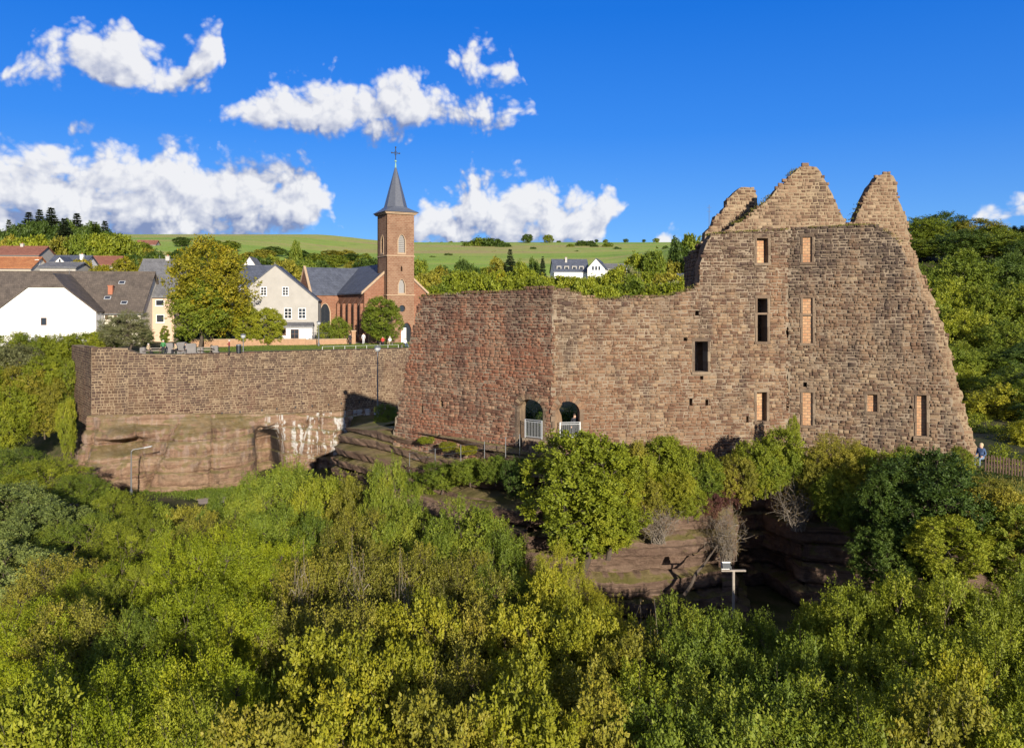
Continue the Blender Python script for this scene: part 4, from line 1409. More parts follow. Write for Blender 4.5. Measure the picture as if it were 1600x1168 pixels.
PROTO = {
    'broad': [tree_meshes(s, 9.0, 2.8, 0.04, 32, 38, 26, (0.16, 0.11), 0.15, 0.18, (0.22, 0.38), 0.78, (0.45, 0.85), 0.25) for s in (3, 4)],
    'open': [tree_meshes(s, 9.0, 2.8, 0.04, 30, 40, 28, (0.13, 0.08), 0.35, 0.2, (0.22, 0.38), 0.80, (0.6, 1.2), twig_geo=0.3) for s in (7, 8)],
    'sprig_v': [tree_meshes(s, 9.0, 3.4, 0.26, 38, 46, 30, (0.125, 0.075), 0.42, 0.15, (0.20, 0.34), 0.80, (0.45, 1.0)) for s in (31, 32, 33)],
    'broad_v': [tree_meshes(s, 9.0, 3.4, 0.26, 40, 44, 32, (0.135, 0.095), 0.12, 0.19, (0.20, 0.36), 0.80, (0.4, 0.8), 0.2) for s in (34, 35)],
    'fine_v': [tree_meshes(s, 9.0, 3.4, 0.26, 40, 48, 36, (0.088, 0.046), 0.22, 0.16, (0.18, 0.36), 0.82, (0.45, 0.9)) for s in (36, 37)],
    'open_v': [tree_meshes(s, 9.0, 3.4, 0.26, 38, 44, 29, (0.105, 0.066), 0.32, 0.22, (0.20, 0.36), 0.82, (0.5, 1.15), twig_geo=0.35) for s in (38, 39)],
    'bush': [tree_meshes(s, 3.4, 1.8, 0.02, 20, 34, 24, (0.11, 0.07), 0.35, 0.12, (0.26, 0.42), 0.76, (0.55, 1.0)) for s in (9, 10)],
    'mid': [tree_meshes(s, 11.0, 3.8, 0.16, 26, 30, 22, (0.26, 0.17), 0.32, 0.28, (0.26, 0.42), 0.76, (0.7, 1.2), twig_geo=0.05) for s in (11, 12, 13)],
    'far': [tree_meshes(s, 9.0, 3.6, 0.12, 18, 20, 14, (0.50, 0.34), 0.3, 0.4, (0.28, 0.44), 0.74, (0.7, 1.1), twig_geo=0.0) for s in (14, 15, 16)],
    'bare': [bare_meshes(s) for s in (17, 18)],
    'conifer': [conifer_meshes(19), conifer_meshes(20, 16, 3.8, 44, 10)],
    'cypress': [tree_meshes(21, 5.0, 0.9, 0.02, 30, 30, 20, (0.10, 0.05), 0.8, 0.10, (0.28, 0.4), 0.72, (0.5, 0.9), shape=1.0)],
}
PDIM = {'sprig_v': (9.3, 3.55), 'broad_v': (9.1, 3.6), 'fine_v': (9.2, 3.6), 'open_v': (9.3, 3.6), 'sprig': (9.6, 3.1), 'broad': (9.2, 3.2), 'fine': (9.4, 3.1), 'open': (9.5, 3.2), 'bush': (3.7, 2.1), 'mid': (11.6, 4.3), 'far': (9.4, 4.1), 'bare': (4.0, 1.9), 'conifer': (16.2, 3.3), 'cypress': (5.3, 1.1)}
rngt = random.Random(77)


def tree(kind, x, y, zg, h, r, leaf, name, label, group=None, cat='tree', var=None):
    """h = height to the crown top, r = crown radius, in metres"""
    ps = PROTO[kind]
    tm, cm = ps[rngt.randrange(len(ps)) if var is None else var % len(ps)]
    H0, R0 = PDIM[kind]
    o = empty(name, (x, y, zg), rngt.uniform(0, 6.28))
    o.scale = (r / R0, r / R0, h / H0)
    tag(o, label, cat, group)
    t = link('branches' if kind == 'bare' else 'trunk', tm, o)
    c = link('crown', cm, o)
    if not cm.materials: cm.materials.append(MATS[leaf])
    c.material_slots[0].link = 'OBJECT'
    c.material_slots[0].material = MATS[leaf]
    return o


def tree_px(kind, px, py, d, hw_px, leaf, name, label, group=None, cat='tree', zg=None):
    """a tree whose crown top shows at (px,py): stands on the ground at distance d"""
    p = W(px, py, d)
    z = G(p.x, p.y) if zg is None else zg
    h = max(1.0, p.z - z)
    return tree(kind, p.x, p.y, z, h, hw_px / F * d, leaf, name, label, group, cat)


COLW = {'leaf_green': 'green', 'leaf_lime': 'lime green', 'leaf_bright': 'bright green feathery', 'leaf_olive': 'olive and ochre', 'leaf_yellow': 'yellowing', 'leaf_blue': 'grey-green', 'leaf_dark': 'dark green', 'leaf_dry': 'grey leafless', 'leaf_silver': 'pale silvery'}
KINDW = {'sprig': 'upright-shooted', 'broad': 'broad-leaved', 'fine': 'fine-leaved', 'open': 'thin-crowned', 'bush': 'bushy', 'bare': 'bare-twigged'}
g, l, b_, ol, ye, bl, dk = 'leaf_green', 'leaf_lime', 'leaf_bright', 'leaf_olive', 'leaf_yellow', 'leaf_blue', 'leaf_dark'
FG = [  # kind, px, py of the crown top, distance, half width px, leaves
    # back row below the cliff
    ('broad', -20, 706, 80, 55, bl), ('fine', 28, 700, 78, 52, g), ('fine', 78, 716, 76, 50, l), ('fine', 128, 742, 72, 48, g), ('bush', 172, 766, 70, 40, g), ('fine', 180, 772, 64, 42, l), ('bush', 238, 782, 68, 44, g),
    ('bush', 292, 786, 66, 44, ol), ('bush', 338, 788, 64, 44, g), ('bush', 380, 775, 66, 40, g), ('sprig', 352, 762, 60, 34, g), ('sprig', 402, 742, 58, 44, g), ('sprig', 460, 724, 56, 52, g), ('sprig', 510, 742, 53, 46, l), ('sprig', 556, 752, 51, 40, ol), ('sprig', 604, 727, 48, 36, g), ('sprig', 640, 778, 47, 34, g),
    # second row
    ('broad', 10, 760, 62, 70, bl), ('broad', 70, 790, 58, 66, bl), ('fine', 140, 800, 56, 62, g), ('fine', 205, 812, 54, 56, l), ('bush', 262, 812, 56, 56, g), ('open', 318, 806, 52, 50, ol), ('sprig', 420, 800, 47, 56, g), ('sprig', 500, 806, 46, 52, g), ('open', 560, 800, 45, 56, ol), ('sprig', 620, 812, 44, 48, g),
    ('sprig', 732, 792, 43, 66, g), ('sprig', 690, 830, 41, 48, g), ('sprig', 780, 834, 41, 36, g),
    # third row
    ('broad', 20, 850, 47, 84, bl), ('open', 92, 880, 43, 72, ol), ('fine', 150, 884, 42, 66, b_), ('fine', 210, 880, 41, 60, l), ('fine', 290, 842, 41, 70, b_), ('fine', 360, 834, 41, 76, b_), ('fine', 428, 846, 41, 60, b_), ('open', 500, 872, 39, 62, ol), ('open', 570, 862, 38, 76, ol), ('open', 640, 864, 38, 78, ol), ('open', 720, 872, 38, 74, ol), ('open', 780, 888, 38, 56, g),
    ('fine', 868, 856, 39, 50, ye), ('broad', 850, 900, 36, 58, ye), ('fine', 936, 940, 36, 50, ye), ('bare', 1000, 962, 36, 56, 'leaf_dry'), ('bush', 985, 970, 38, 36, l), ('bare', 556, 868, 36, 46, 'leaf_dry'), ('bare', 632, 900, 34, 40, 'leaf_dry'), ('bare', 470, 880, 37, 34, 'leaf_dry'),
    ('sprig', 1062, 950, 35, 54, g), ('sprig', 1130, 956, 34, 58, g), ('sprig', 1200, 968, 34, 52, g), ('sprig', 1266, 955, 35, 50, l), ('sprig', 1330, 914, 35, 66, l), ('sprig', 1408, 908, 35, 66, l), ('sprig', 1484, 908, 34, 70, l), ('sprig', 1560, 924, 34, 70, l), ('sprig', 1640, 915, 34, 70, g),
    # nearest rows
    ('fine', 30, 952, 33, 90, b_), ('open', 120, 948, 33, 84, ol), ('fine', 210, 968, 32, 80, g), ('fine', 300, 930, 33, 84, b_), ('fine', 390, 952, 32, 80, b_), ('open', 470, 962, 32, 74, ol), ('open', 545, 950, 31, 82, ol), ('broad', 640, 950, 31, 84, ye), ('open', 730, 956, 31, 84, ol), ('broad', 820, 958, 31, 84, ye), ('broad', 905, 974, 30, 80, ye), ('bare', 1020, 986, 30, 60, 'leaf_dry'), ('broad', 985, 1010, 29, 76, ol), ('sprig', 1080, 990, 29, 84, g), ('sprig', 1160, 1010, 29, 80, g), ('sprig', 1250, 1000, 29, 84, g), ('sprig', 1340, 998, 29, 86, l), ('sprig', 1440, 986, 29, 90, l), ('sprig', 1540, 996, 29, 90, l), ('sprig', 1630, 990, 28, 84, l),
    ('fine', 10, 1040, 26, 110, b_), ('fine', 110, 1046, 26, 100, l), ('fine', 215, 1050, 26, 104, b_), ('fine', 320, 1036, 26, 100, b_), ('bush', 430, 1060, 27, 80, g), ('broad', 520, 1010, 27, 96, ye), ('broad', 610, 1040, 26, 90, ye), ('open', 700, 1046, 26, 100, ol), ('broad', 800, 1040, 26, 100, ye), ('broad', 900, 1056, 26, 96, ol), ('sprig', 1000, 1064, 25, 100, l), ('sprig', 1110, 1070, 25, 100, g), ('sprig', 1215, 1066, 25, 100, g), ('open', 1310, 1070, 25, 96, l), ('sprig', 1410, 1060, 25, 100, l), ('broad', 1510, 1066, 25, 96, ye), ('sprig', 1610, 1070, 25, 100, l),
    ('broad', 40, 1120, 22, 130, l), ('fine', 170, 1130, 22, 120, b_), ('fine', 300, 1120, 22, 120, l), ('broad', 430, 1124, 22, 120, ol), ('broad', 560, 1116, 22, 120, ye), ('broad', 690, 1126, 22, 120, ol), ('broad', 820, 1120, 22, 120, ye), ('broad', 950, 1130, 22, 120, ol), ('sprig', 1080, 1124, 22, 120, g), ('sprig', 1210, 1130, 22, 120, g), ('sprig', 1340, 1126, 22, 120, l), ('broad', 1470, 1120, 22, 120, ol), ('sprig', 1600, 1126, 22, 120, l),
]
for (k, px, py, d, hw, lf) in FG:
    where = ('beside the path under the brown cliff' if d >= 62 else 'in the thicket below the cliff path' if px < 380 and d >= 44 else 'below the bedded rock ledges' if d >= 40 and px < 830 else 'below the large maple' if 830 <= px < 1030
             else 'below the floodlight mast' if 1030 <= px < 1240 else 'below the dark green trees of the high wall' if px >= 1240 else 'deep in the valley thicket away from the rock')
    lab = '%s %s %s %s' % (COLW[lf], KINDW[k], 'shrub' if k in ('bush', 'bare') else 'tree', where)
    tree_px(k if k in ('bush', 'bare') else k + '_v', px, py + 4, d, hw * (1.0 if k in ('bush', 'bare') else 1.22), lf, 'valley_shrub' if k in ('bush', 'bare') else 'valley_tree', lab, 'trees and shrubs of the valley thicket', 'shrub' if k in ('bush', 'bare') else 'tree')

rq = random.Random(12)
for i in range(70):
    d = rq.uniform(21, 58); px = rq.uniform(-60, 1660)
    p = W(px, 0, d)
    if p.y > float(cliff_y(p.x)) - 6 or (d > 37 and px > 820): continue
    lf = rq.choice([g, g, l, ol, dk])
    tree('bush', p.x, p.y, G(p.x, p.y) - 0.1, rq.uniform(3.2, 5.0), rq.uniform(2.2, 3.0), lf, 'undergrowth_bush', '%s undergrowth bush between the trunks of the valley thicket' % COLW[lf], 'undergrowth of the valley thicket', 'bush')

# trees and shrubs on the rock below the ruin
CL = 'growth on the rock below the ruin'


def on_rock(kind, px, py, d, hw, h, leaf, name, label, cat='shrub', group=None):
    p = W(px, py, d)
    return tree(kind, p.x, p.y, p.z - h, h, hw / F * d, leaf, name, label, group, cat)


on_rock('broad', 910, 661, 45.0, 96, 7.8, l, 'maple_tree', 'large yellow-green maple covering the lower gate arch', 'tree')
on_rock('broad', 950, 740, 43.6, 60, 4.4, l, 'maple_bush', 'low yellow-green bush spilling from the foot of the large maple')
on_rock('broad', 1040, 676, 46.5, 44, 3.6, l, 'cliff_shrub', 'tall yellow-green shrub between the large maple and the purple bush')
on_rock('bush', 1084, 700, 46.0, 40, 3.2, l, 'cliff_shrub', 'leaning lime shrub beside the purple bush')
on_rock('bush', 1000, 690, 46.8, 34, 2.8, ol, 'cliff_shrub', 'brownish shrub against the wall foot beside the large maple')
on_rock('bush', 1060, 736, 44.6, 34, 2.2, ye, 'cliff_shrub', 'small golden shrub hanging under the tall yellow-green one')
on_rock('bush', 1136, 732, 46.4, 25, 2.3, 'leaf_purple', 'purple_bush', 'dark purple-red leaved bush on the rock edge')
on_rock('bush', 1112, 768, 45.0, 18, 1.4, 'leaf_purple', 'purple_bush', 'low dark red bush hanging below the purple bush')
on_rock('bare', 1030, 770, 44.4, 44, 2.6, 'leaf_dry', 'dead_shrub', 'grey dead brush on the ledge under the golden shrub')
on_rock('bare', 1135, 790, 45.4, 40, 3.0, 'leaf_dry', 'dead_shrub', 'pale dead shrub with curved branches beside the rock cleft')
on_rock('bare', 1245, 742, 46.6, 44, 3.0, 'leaf_dry', 'dead_shrub', 'spiky grey dry shrub above the rock cleft')
on_rock('bush', 1178, 690, 47.4, 38, 3.0, l, 'cliff_shrub', 'yellow-green shrub over the rock cleft')
on_rock('bush', 1222, 668, 48.2, 40, 3.2, l, 'cliff_shrub', 'bright shrub climbing under the lowest bricked window')
on_rock('bush', 1204, 712, 47.0, 34, 2.0, g, 'cliff_shrub', 'green shrub hanging into the rock cleft')
on_rock('open', 1300, 682, 47.2, 52, 4.2, ol, 'cliff_shrub', 'large olive-brown thin shrub under the high wall')
on_rock('bush', 1312, 730, 45.6, 36, 2.8, ye, 'cliff_shrub', 'golden shrub hanging below the olive-brown one')
on_rock('broad', 1450, 704, 41.2, 86, 6.6, dk, 'dark_tree', 'large dark green broad tree at the foot of the high wall', 'tree')
on_rock('broad', 1384, 728, 41.6, 48, 4.8, dk, 'dark_tree', 'dark green tree leaning from the rock beside the large dark one', 'tree')
on_rock('broad', 1380, 818, 40.2, 50, 3.6, dk, 'dark_bush', 'dark green bush at the cliff foot below the leaning dark tree')
on_rock('broad', 1480, 798, 38.6, 62, 3.4, l, 'cliff_shrub', 'yellow-green shrub at the foot of the large dark tree')
on_rock('bush', 1416, 700, 45.6, 36, 2.4, g, 'cliff_shrub', 'green shrub touching the walled-up doorway')
on_rock('bush', 1370, 704, 45.8, 30, 2.0, l, 'cliff_shrub', 'small lime shrub under the small square window')
on_rock('broad', 1560, 752, 40.0, 56, 4.6, ol, 'cliff_shrub', 'olive and yellow shrub on the slope under the paling fence')
on_rock('broad', 1600, 790, 38.5, 60, 5.0, g, 'dark_bush', 'green bush hanging over the grey rock face')
on_rock('bush', 1540, 745, 44.0, 40, 2.0, ol, 'cliff_shrub', 'low ochre scrub on the grass bank by the seated visitor')
for i, (px, py, d, hw, h, lf) in enumerate([(1010, 712, 46.0, 36, 2.6, l), (1055, 700, 46.2, 36, 2.8, l), (1100, 718, 45.8, 34, 2.6, g), (1155, 712, 46.2, 34, 2.6, ol), (1195, 700, 47.2, 34, 2.6, l), (1240, 694, 47.6, 34, 2.8, g), (1275, 714, 46.6, 36, 2.8, ol), (1335, 702, 46.4, 36, 2.8, ol), (1300, 744, 45.0, 34, 2.4, l), (1075, 752, 44.8, 30, 2.0, l), (985, 726, 45.2, 34, 2.6, l), (1020, 748, 44.6, 30, 2.0, ol), (1330, 772, 43.8, 30, 2.2, g)]):
    on_rock('bush', px, py, d, hw, h, lf, 'rim_shrub', '%s shrub in the band of growth along the rock rim under the wall' % COLW[lf], group='shrubs along the rock rim')
for (px, py, d, hw, h) in ((826, 640, 57.5, 44, 4.2), (885, 640, 57.0, 44, 4.2), (930, 634, 59.0, 44, 4.2)):
    on_rock('bush', px, py, d, hw, h, dk, 'courtyard_bush', 'dark bush in the shaded courtyard seen through the gate arches', 'bush', 'bushes in the castle courtyard')
on_rock('bush', 605, 632, 74.0, 20, 2.3, g, 'cliff_shrub', 'green bush in the corner between ruin end and retaining wall')
on_rock('bush', 596, 652, 72.0, 14, 1.2, l, 'cliff_shrub', 'small lime bush at the foot of the battered wall end')
for i, (px, py, d, hw, h, lf) in enumerate([(640, 736, 56.6, 30, 2.4, g), (690, 724, 54.0, 32, 1.8, g), (735, 716, 51.9, 32, 1.6, g), (775, 712, 50.0, 28, 1.6, g), (806, 716, 48.2, 24, 2.2, dk), (665, 742, 55.4, 26, 2.4, g)]):
    on_rock('bush', px, py, d, hw, h, lf, 'ivy_bush', 'ivy-like green bush trailing over the lower edge of the rock ledges', group='ivy bushes along the ledge edge')
for i, (px, py, d, hw, h) in enumerate([(700, 690, 55.5, 16, 0.6), (665, 682, 57.2, 14, 0.5), (730, 696, 54.0, 18, 0.6), (1240, 650, 50.5, 10, 2.0), (1160, 702, 49.0, 30, 1.6), (1500, 700, 45.2, 24, 1.6), (1345, 696, 47.6, 24, 1.4)]):
    on_rock('bush', px, py, d, hw, h, l if i % 2 else ye, 'wall_foot_plant', 'small yellowish plant growing at the foot of the ruin wall', 'plant', 'plants at the foot of the ruin wall')

# slope beyond the bastion
for i, (k, px, py, d, hw, h, lf) in enumerate([
        ('bush', 20, 520, 108, 34, 4.0, l), ('bush', 55, 524, 107, 34, 4.0, g), ('bush', 92, 522, 107, 34, 4.0, l), ('bush', 128, 519, 108, 32, 4.0, l), ('bush', 160, 516, 109, 28, 3.4, l),
        ]):
    on_rock(k, px, py, d, hw, h, lf, 'hedge_bush', 'clipped yellow-green hedge bush before the white house', group='hedge bushes before the white house')
for i, (k, px, py, d, hw, h, lf) in enumerate([
        ('bush', 24, 538, 103, 40, 4.5, 'leaf_silver'), ('bush', 70, 556, 102, 36, 4.5, l), ('bush', 100, 560, 102, 26, 4.5, g), ('bush', 45, 572, 101, 36, 5, ol), ('bush', 12, 590, 100, 40, 5, l), ('bush', 80, 590, 101, 34, 5, ol), ('bush', 40, 612, 99, 36, 5, l), ('bush', 100, 605, 102, 20, 5, g), ('bush', 8, 640, 97, 36, 5, l), ('bush', -30, 560, 101, 46, 6, l), ('bush', 104, 625, 98, 15, 5.5, l), ('bush', 106, 650, 97, 12, 5, l), ('bush', 70, 628, 100, 30, 4, ol)]):
    on_rock(k, px, py, d, hw, h, lf, 'slope_bush', '%s bush on the steep bank beyond the bastion' % {'leaf_silver': 'silvery', l: 'lime', g: 'green', ol: 'olive'}[lf], group='bushes on the bank beyond the bastion')
for px, py, d in ((12, 690, 99), (60, 690, 99), (95, 692, 98)):
    pass

# wooded hillside to the right of the ruin
rf = random.Random(4)
HILL = [(1450, 700, 62, 40, ol), (1570, 690, 58, 44, l), (1610, 640, 66, 50, ye), (1530, 640, 72, 40, l), (1555, 590, 80, 46, ye), (1500, 560, 90, 44, l), (1600, 560, 82, 56, g), (1545, 530, 98, 46, g), (1500, 480, 108, 44, l), (1460, 470, 112, 40, g), (1580, 500, 102, 50, g), (1480, 435, 126, 46, l), (1545, 450, 122, 46, g), (1600, 440, 120, 50, g), (1440, 415, 150, 44, g), (1500, 392, 150, 50, g), (1570, 398, 150, 50, dk), (1440, 372, 185, 46, g), (1500, 360, 180, 50, dk), (1560, 362, 178, 52, g), (1610, 372, 170, 50, dk), (1440, 340, 225, 40, g), (1470, 332, 235, 40, dk), (1520, 342, 230, 40, 'leaf_olive'), (1560, 352, 225, 40, g), (1600, 358, 220, 40, dk), (1420, 350, 240, 36, dk), (1490, 520, 96, 40, g), (1620, 520, 95, 60, dk), (1470, 640, 76, 36, g), (1510, 620, 80, 36, g), (1650, 600, 75, 60, g)]
for (px, py, d, hw, lf) in HILL:
    if d < 100: py += 14
    p = W(px, py, d); zg_ = G(p.x, p.y)
    h = max(5.0, p.z - zg_)
    tree('mid', p.x, p.y, p.z - h if h > p.z - zg_ else zg_, h, max(hw / F * d, 2.2), lf, 'hillside_tree', '%s tree on the wooded hillside behind the high wall' % COLW[lf], 'trees on the wooded hillside')
for k in range(4):
    p = W(1585 + 12 * k, 352, 205); tree('conifer', p.x, p.y, G(p.x, p.y), p.z - G(p.x, p.y), 3.0, 'needle', 'conifer', 'dark conifer at the crest of the wooded hillside', 'conifers at the crest of the wooded hillside')

# belt of trees between ruin and hill
for i in range(64):
    px = 640 + i * 7.4 + rf.uniform(-6, 6)
    row = i % 3
    d = (165, 205, 245)[row] + rf.uniform(-12, 12)
    py = (438, 424, 412)[row] + rf.uniform(-8, 10) + (8 if px < 720 and row == 0 else 0)
    if 850 < px < 960: py = max(py, 428 + 4 * row + (6 if d < 200 else 0))
    lf = rf.choice([g, l, l, l, ye, ol] if row < 2 else [g, dk, ol, l])
    p = W(px, py, d); zz = G(p.x, p.y)
    tree('far', p.x, p.y, zz, max(4, p.z - zz), rf.uniform(3.0, 4.6), lf, 'belt_tree', '%s tree in the belt between the ruin and the hill fields' % COLW[lf], 'belt of trees behind the ruin')
for (px, py, d, r) in ((797, 388, 230, 3.6), (848, 400, 235, 2.6)):
    p = W(px, py, d); zz = G(p.x, p.y)
    tree('conifer', p.x, p.y, zz, p.z - zz, r, 'needle', 'spruce_tree', ('tall' if px < 800 else 'slender') + ' dark spruce rising from the tree belt', None)
for (px, py, d, hw, lf) in ((995, 398, 240, 22, l), (1022, 393, 236, 20, g), (1060, 376, 260, 18, dk), (1078, 366, 270, 20, g), (1050, 440, 180, 24, 'leaf_silver'), (985, 424, 200, 20, 'leaf_silver'), (1085, 395, 250, 16, g)):
    p = W(px, py, d); zz = G(p.x, p.y)
    tree('far', p.x, p.y, zz, max(4, p.z - zz), hw / F * d, lf, 'belt_tree', '%s rounded tree near the far white house' % COLW[lf], 'rounded trees near the far white house')

# trees on the hill fields and along the skyline
SKY_T = [(824, 366, 690, 9), (857, 367, 690, 8), (735, 378, 620, 17), (752, 372, 620, 22), (770, 373, 615, 22), (788, 380, 600, 14), (772, 393, 520, 9), (700, 396, 470, 8), (676, 400, 450, 9), (900, 392, 520, 8), (965, 386, 560, 7), (833, 386, 560, 6), (891, 381, 600, 6), (909, 376, 620, 10), (922, 376, 620, 9), (928, 382, 600, 8), (950, 379, 600, 9), (1040, 384, 560, 5), (704, 377, 700, 4), (690, 378, 700, 3), (672, 378, 705, 3), (722, 377, 705, 4), (873, 376, 705, 4), (932, 374, 705, 3), (946, 374, 705, 4), (978, 373, 705, 4), (1006, 374, 705, 3), (1025, 372, 705, 5),
         (368, 372, 690, 8), (355, 376, 700, 6), (478, 378, 700, 8), (490, 378, 700, 10), (500, 378, 700, 8), (435, 380, 690, 8), (420, 381, 700, 10), (404, 381, 700, 9), (388, 381, 700, 8), (450, 379, 700, 7), (520, 381, 700, 6), (545, 382, 700, 6), (565, 381, 700, 4), (562, 380, 705, 5)]
for (px, py, d, hw) in SKY_T:
    p = W(px, py, d); zz = G(p.x, p.y)
    h = max(1.7 * hw / F * d, p.z - zz)
    tree('far', p.x, p.y, p.z - h, h, hw / F * d, rf.choice([dk, dk, g]), 'field_tree', 'small round tree standing alone on the grassy hill field', 'scattered trees on the hill fields')
for i in range(46):
    px = 170 + i * 9.2 + rf.uniform(-5, 5)
    d = rf.uniform(230, 420)
    py = rf.uniform(398, 416) if px > 380 else rf.uniform(384, 408)
    p = W(px, py, d); zz = G(p.x, p.y)
    lf = rf.choice([g, dk, ol, dk, g])
    h = min(max(5, p.z - zz), 14)
    tree('far', p.x, p.y, zz, h, rf.uniform(3.5, 6.0), lf, 'village_tree', '%s tree behind the village roofs' % COLW[lf], 'trees behind the village roofs')
for (px, py, d, r) in ((14, 342, 300, 3.2), (45, 330, 300, 5.5), (62, 326, 305, 5), (80, 323, 300, 6), (100, 340, 290, 5), (120, 332, 300, 5.5), (148, 346, 290, 5), (164, 344, 310, 4.5), (-15, 340, 300, 5)):
    p = W(px, py, d); zz = G(p.x, p.y)
    tree('conifer', p.x, p.y, min(zz, p.z - 21), p.z - min(zz, p.z - 21), r * 1.25, 'needle' if px != 148 else 'leaf_dark', 'conifer', 'tall dark conifer in the group above the orange roofs', 'conifers above the orange roofs')
for (px, py) in ((10, 362), (30, 352), (55, 346), (75, 350), (92, 352), (112, 348), (135, 352), (156, 356), (172, 364), (-10, 356), (185, 370), (40, 360), (120, 362)):
    p = W(px, py, 295); zz = G(p.x, p.y)
    tree('far', p.x, p.y, min(zz, p.z - 9), p.z - min(zz, p.z - 9), 4.6, dk, 'wood_tree', 'dark leafy tree among the conifers above the orange roofs', 'dark leafy trees among the conifers')
for (px, py, d, hw, lf) in ((60, 368, 270, 26, l), (95, 372, 268, 22, ol), (130, 366, 270, 24, g), (160, 366, 272, 26, l), (186, 366, 275, 24, l), (205, 376, 280, 20, g), (30, 372, 270, 20, l), (10, 372, 272, 22, ol)):
    p = W(px, py, d); zz = G(p.x, p.y)
    tree('far', p.x, p.y, zz, max(5, p.z - zz), hw / F * d, lf, 'village_tree', '%s leafy tree at the foot of the conifer group' % COLW[lf], 'leafy trees at the foot of the conifers')
for (px, py, d, hw) in ((128, 406, 190, 17), (195, 404, 190, 20), (160, 414, 185, 16)):
    p = W(px, py, d)
    tree('far', p.x, p.y, p.z - 7, 7, hw / F * d, 'leaf_golden', 'village_tree', 'golden autumn tree just behind the brown roof', 'golden trees behind the brown roof')

# trees on the terrace
p = W(332, 376, 118); tree('mid', p.x, p.y, 0.1, p.z, 60 / F * 118, 'leaf_golden', 'autumn_tree', 'large golden-green autumn tree standing on the lawn edge', None, 'tree', 1)
p = W(318, 440, 117); tree('mid', p.x, p.y - 1.5, 0.1, p.z - 0.1, 48 / F * 117, g, 'autumn_tree', 'green lower tree growing against the large golden tree', None, 'tree', 0)
p = W(420, 478, 119); tree('broad', p.x, p.y, 0.1, p.z, 26 / F * 119, l, 'lawn_tree', 'small yellow-green tree before the cream gabled house')
p = W(384, 476, 119); tree('broad', p.x, p.y, 0.1, p.z, 24 / F * 119, l, 'lawn_tree', 'small lime tree between the golden tree and the cream house')
p = W(598, 464, 121); tree('broad', p.x, p.y, 0.1, p.z, 31 / F * 121, g, 'round_tree', 'young round-crowned green tree before the church door')
p = W(528, 497, 124); tree('bush', p.x, p.y, 0.1, p.z, 20 / F * 124, g, 'church_bush', 'rounded green bush beside the church nave', None, 'bush')
p = W(510, 506, 124); tree('bush', p.x, p.y, 0.1, p.z, 16 / F * 124, l, 'church_bush', 'lime bush beside the cream gabled house', None, 'bush')
p = W(202, 486, 103); tree('open', p.x, p.y, 0.6, p.z - 0.6, 34 / F * 103, 'leaf_silver', 'willow_bush', 'pale silvery willow bush growing behind the bastion', None, 'bush')
p = W(178, 494, 104); tree('open', p.x, p.y, 0.6, p.z - 0.6, 24 / F * 104, 'leaf_silver', 'willow_bush', 'smaller silvery willow shoot at the white house corner', None, 'bush')
p = W(257, 506, 113); tree('cypress', p.x, p.y, 0.1, p.z, 9 / F * 113, g, 'cypress', 'clipped cone-shaped green cypress on the terrace', None, 'bush')
for (px, py, d, hw) in ((290, 510, 121, 20), (225, 515, 118, 16), (345, 512, 121, 16)):
    p = W(px, py, d); tree('bush', p.x, p.y, 0.1, p.z, hw / F * d, dk, 'garden_bush', 'dark green bush in the garden behind the terrace tables', 'garden bushes behind the terrace tables', 'bush')
p = W(462, 376, 300); tree('far', p.x, p.y, G(p.x, p.y), p.z - G(p.x, p.y), 10 / F * 300, g, 'poplar_tree', 'slim tall grey-green poplar behind the church roof')


# grass: tufts on the wall crowns, verge, ledges
def grass(name, pts, n, h, rad, seed, mat='grass_blade', parent=None, label=None):
    rng = np.random.default_rng(seed)
    P = np.array([tuple(p) for p in pts])
    i = rng.integers(0, len(P), n)
    b = P[i] + rng.normal(0, 1, (n, 3)) * np.array([rad, rad, 0.02])
    ax = norm(rng.normal(0, 0.45, (n, 3)) + np.array([0, 0, 1.0]))
    V, Fc = leaves(b, ax, rng.normal(0, 1, (n, 3)), rng.uniform(0.5, 1.2, n) * h, rng.uniform(0.03, 0.06, n) * (1 + h))
    o = link(name, npmesh(name, V, Fc, MATS[mat], np.repeat(rng.random(n), 2)), parent)
    tag(o, label, 'grass' if parent is None else None, kind='stuff')
    return o


tops_ = []
for pl, poly in ((plA, polyA), (plB, polyB), (plC, polyC), (plD, polyD)):
    pp = poly
    for i in range(len(pp) - 1):
        a, b = pp[i], pp[i + 1]
        if abs(b[0] - a[0]) < abs(b[1] - a[1]) * (0.35 if pl is plD else 0.75): continue
        if pl is plC or pl is plD:
            if rngw.random() < (0.5 if pl is plC else 0.65): continue
        k = max(1, int(abs(b[0] - a[0]) / 0.12))
        for j in range(k):
            f = j / k
            for y_ in (0.1, 0.5, 0.9): tops_.append(pl.world(a[0] + (b[0] - a[0]) * f, y_, a[1] + (b[1] - a[1]) * f - 0.12))
gr = grass('grass_tufts', tops_, 9500, 0.16, 0.15, 3)
if 'category' in gr: del gr['category']

tag(gr, kind='stuff'); rp(gr)

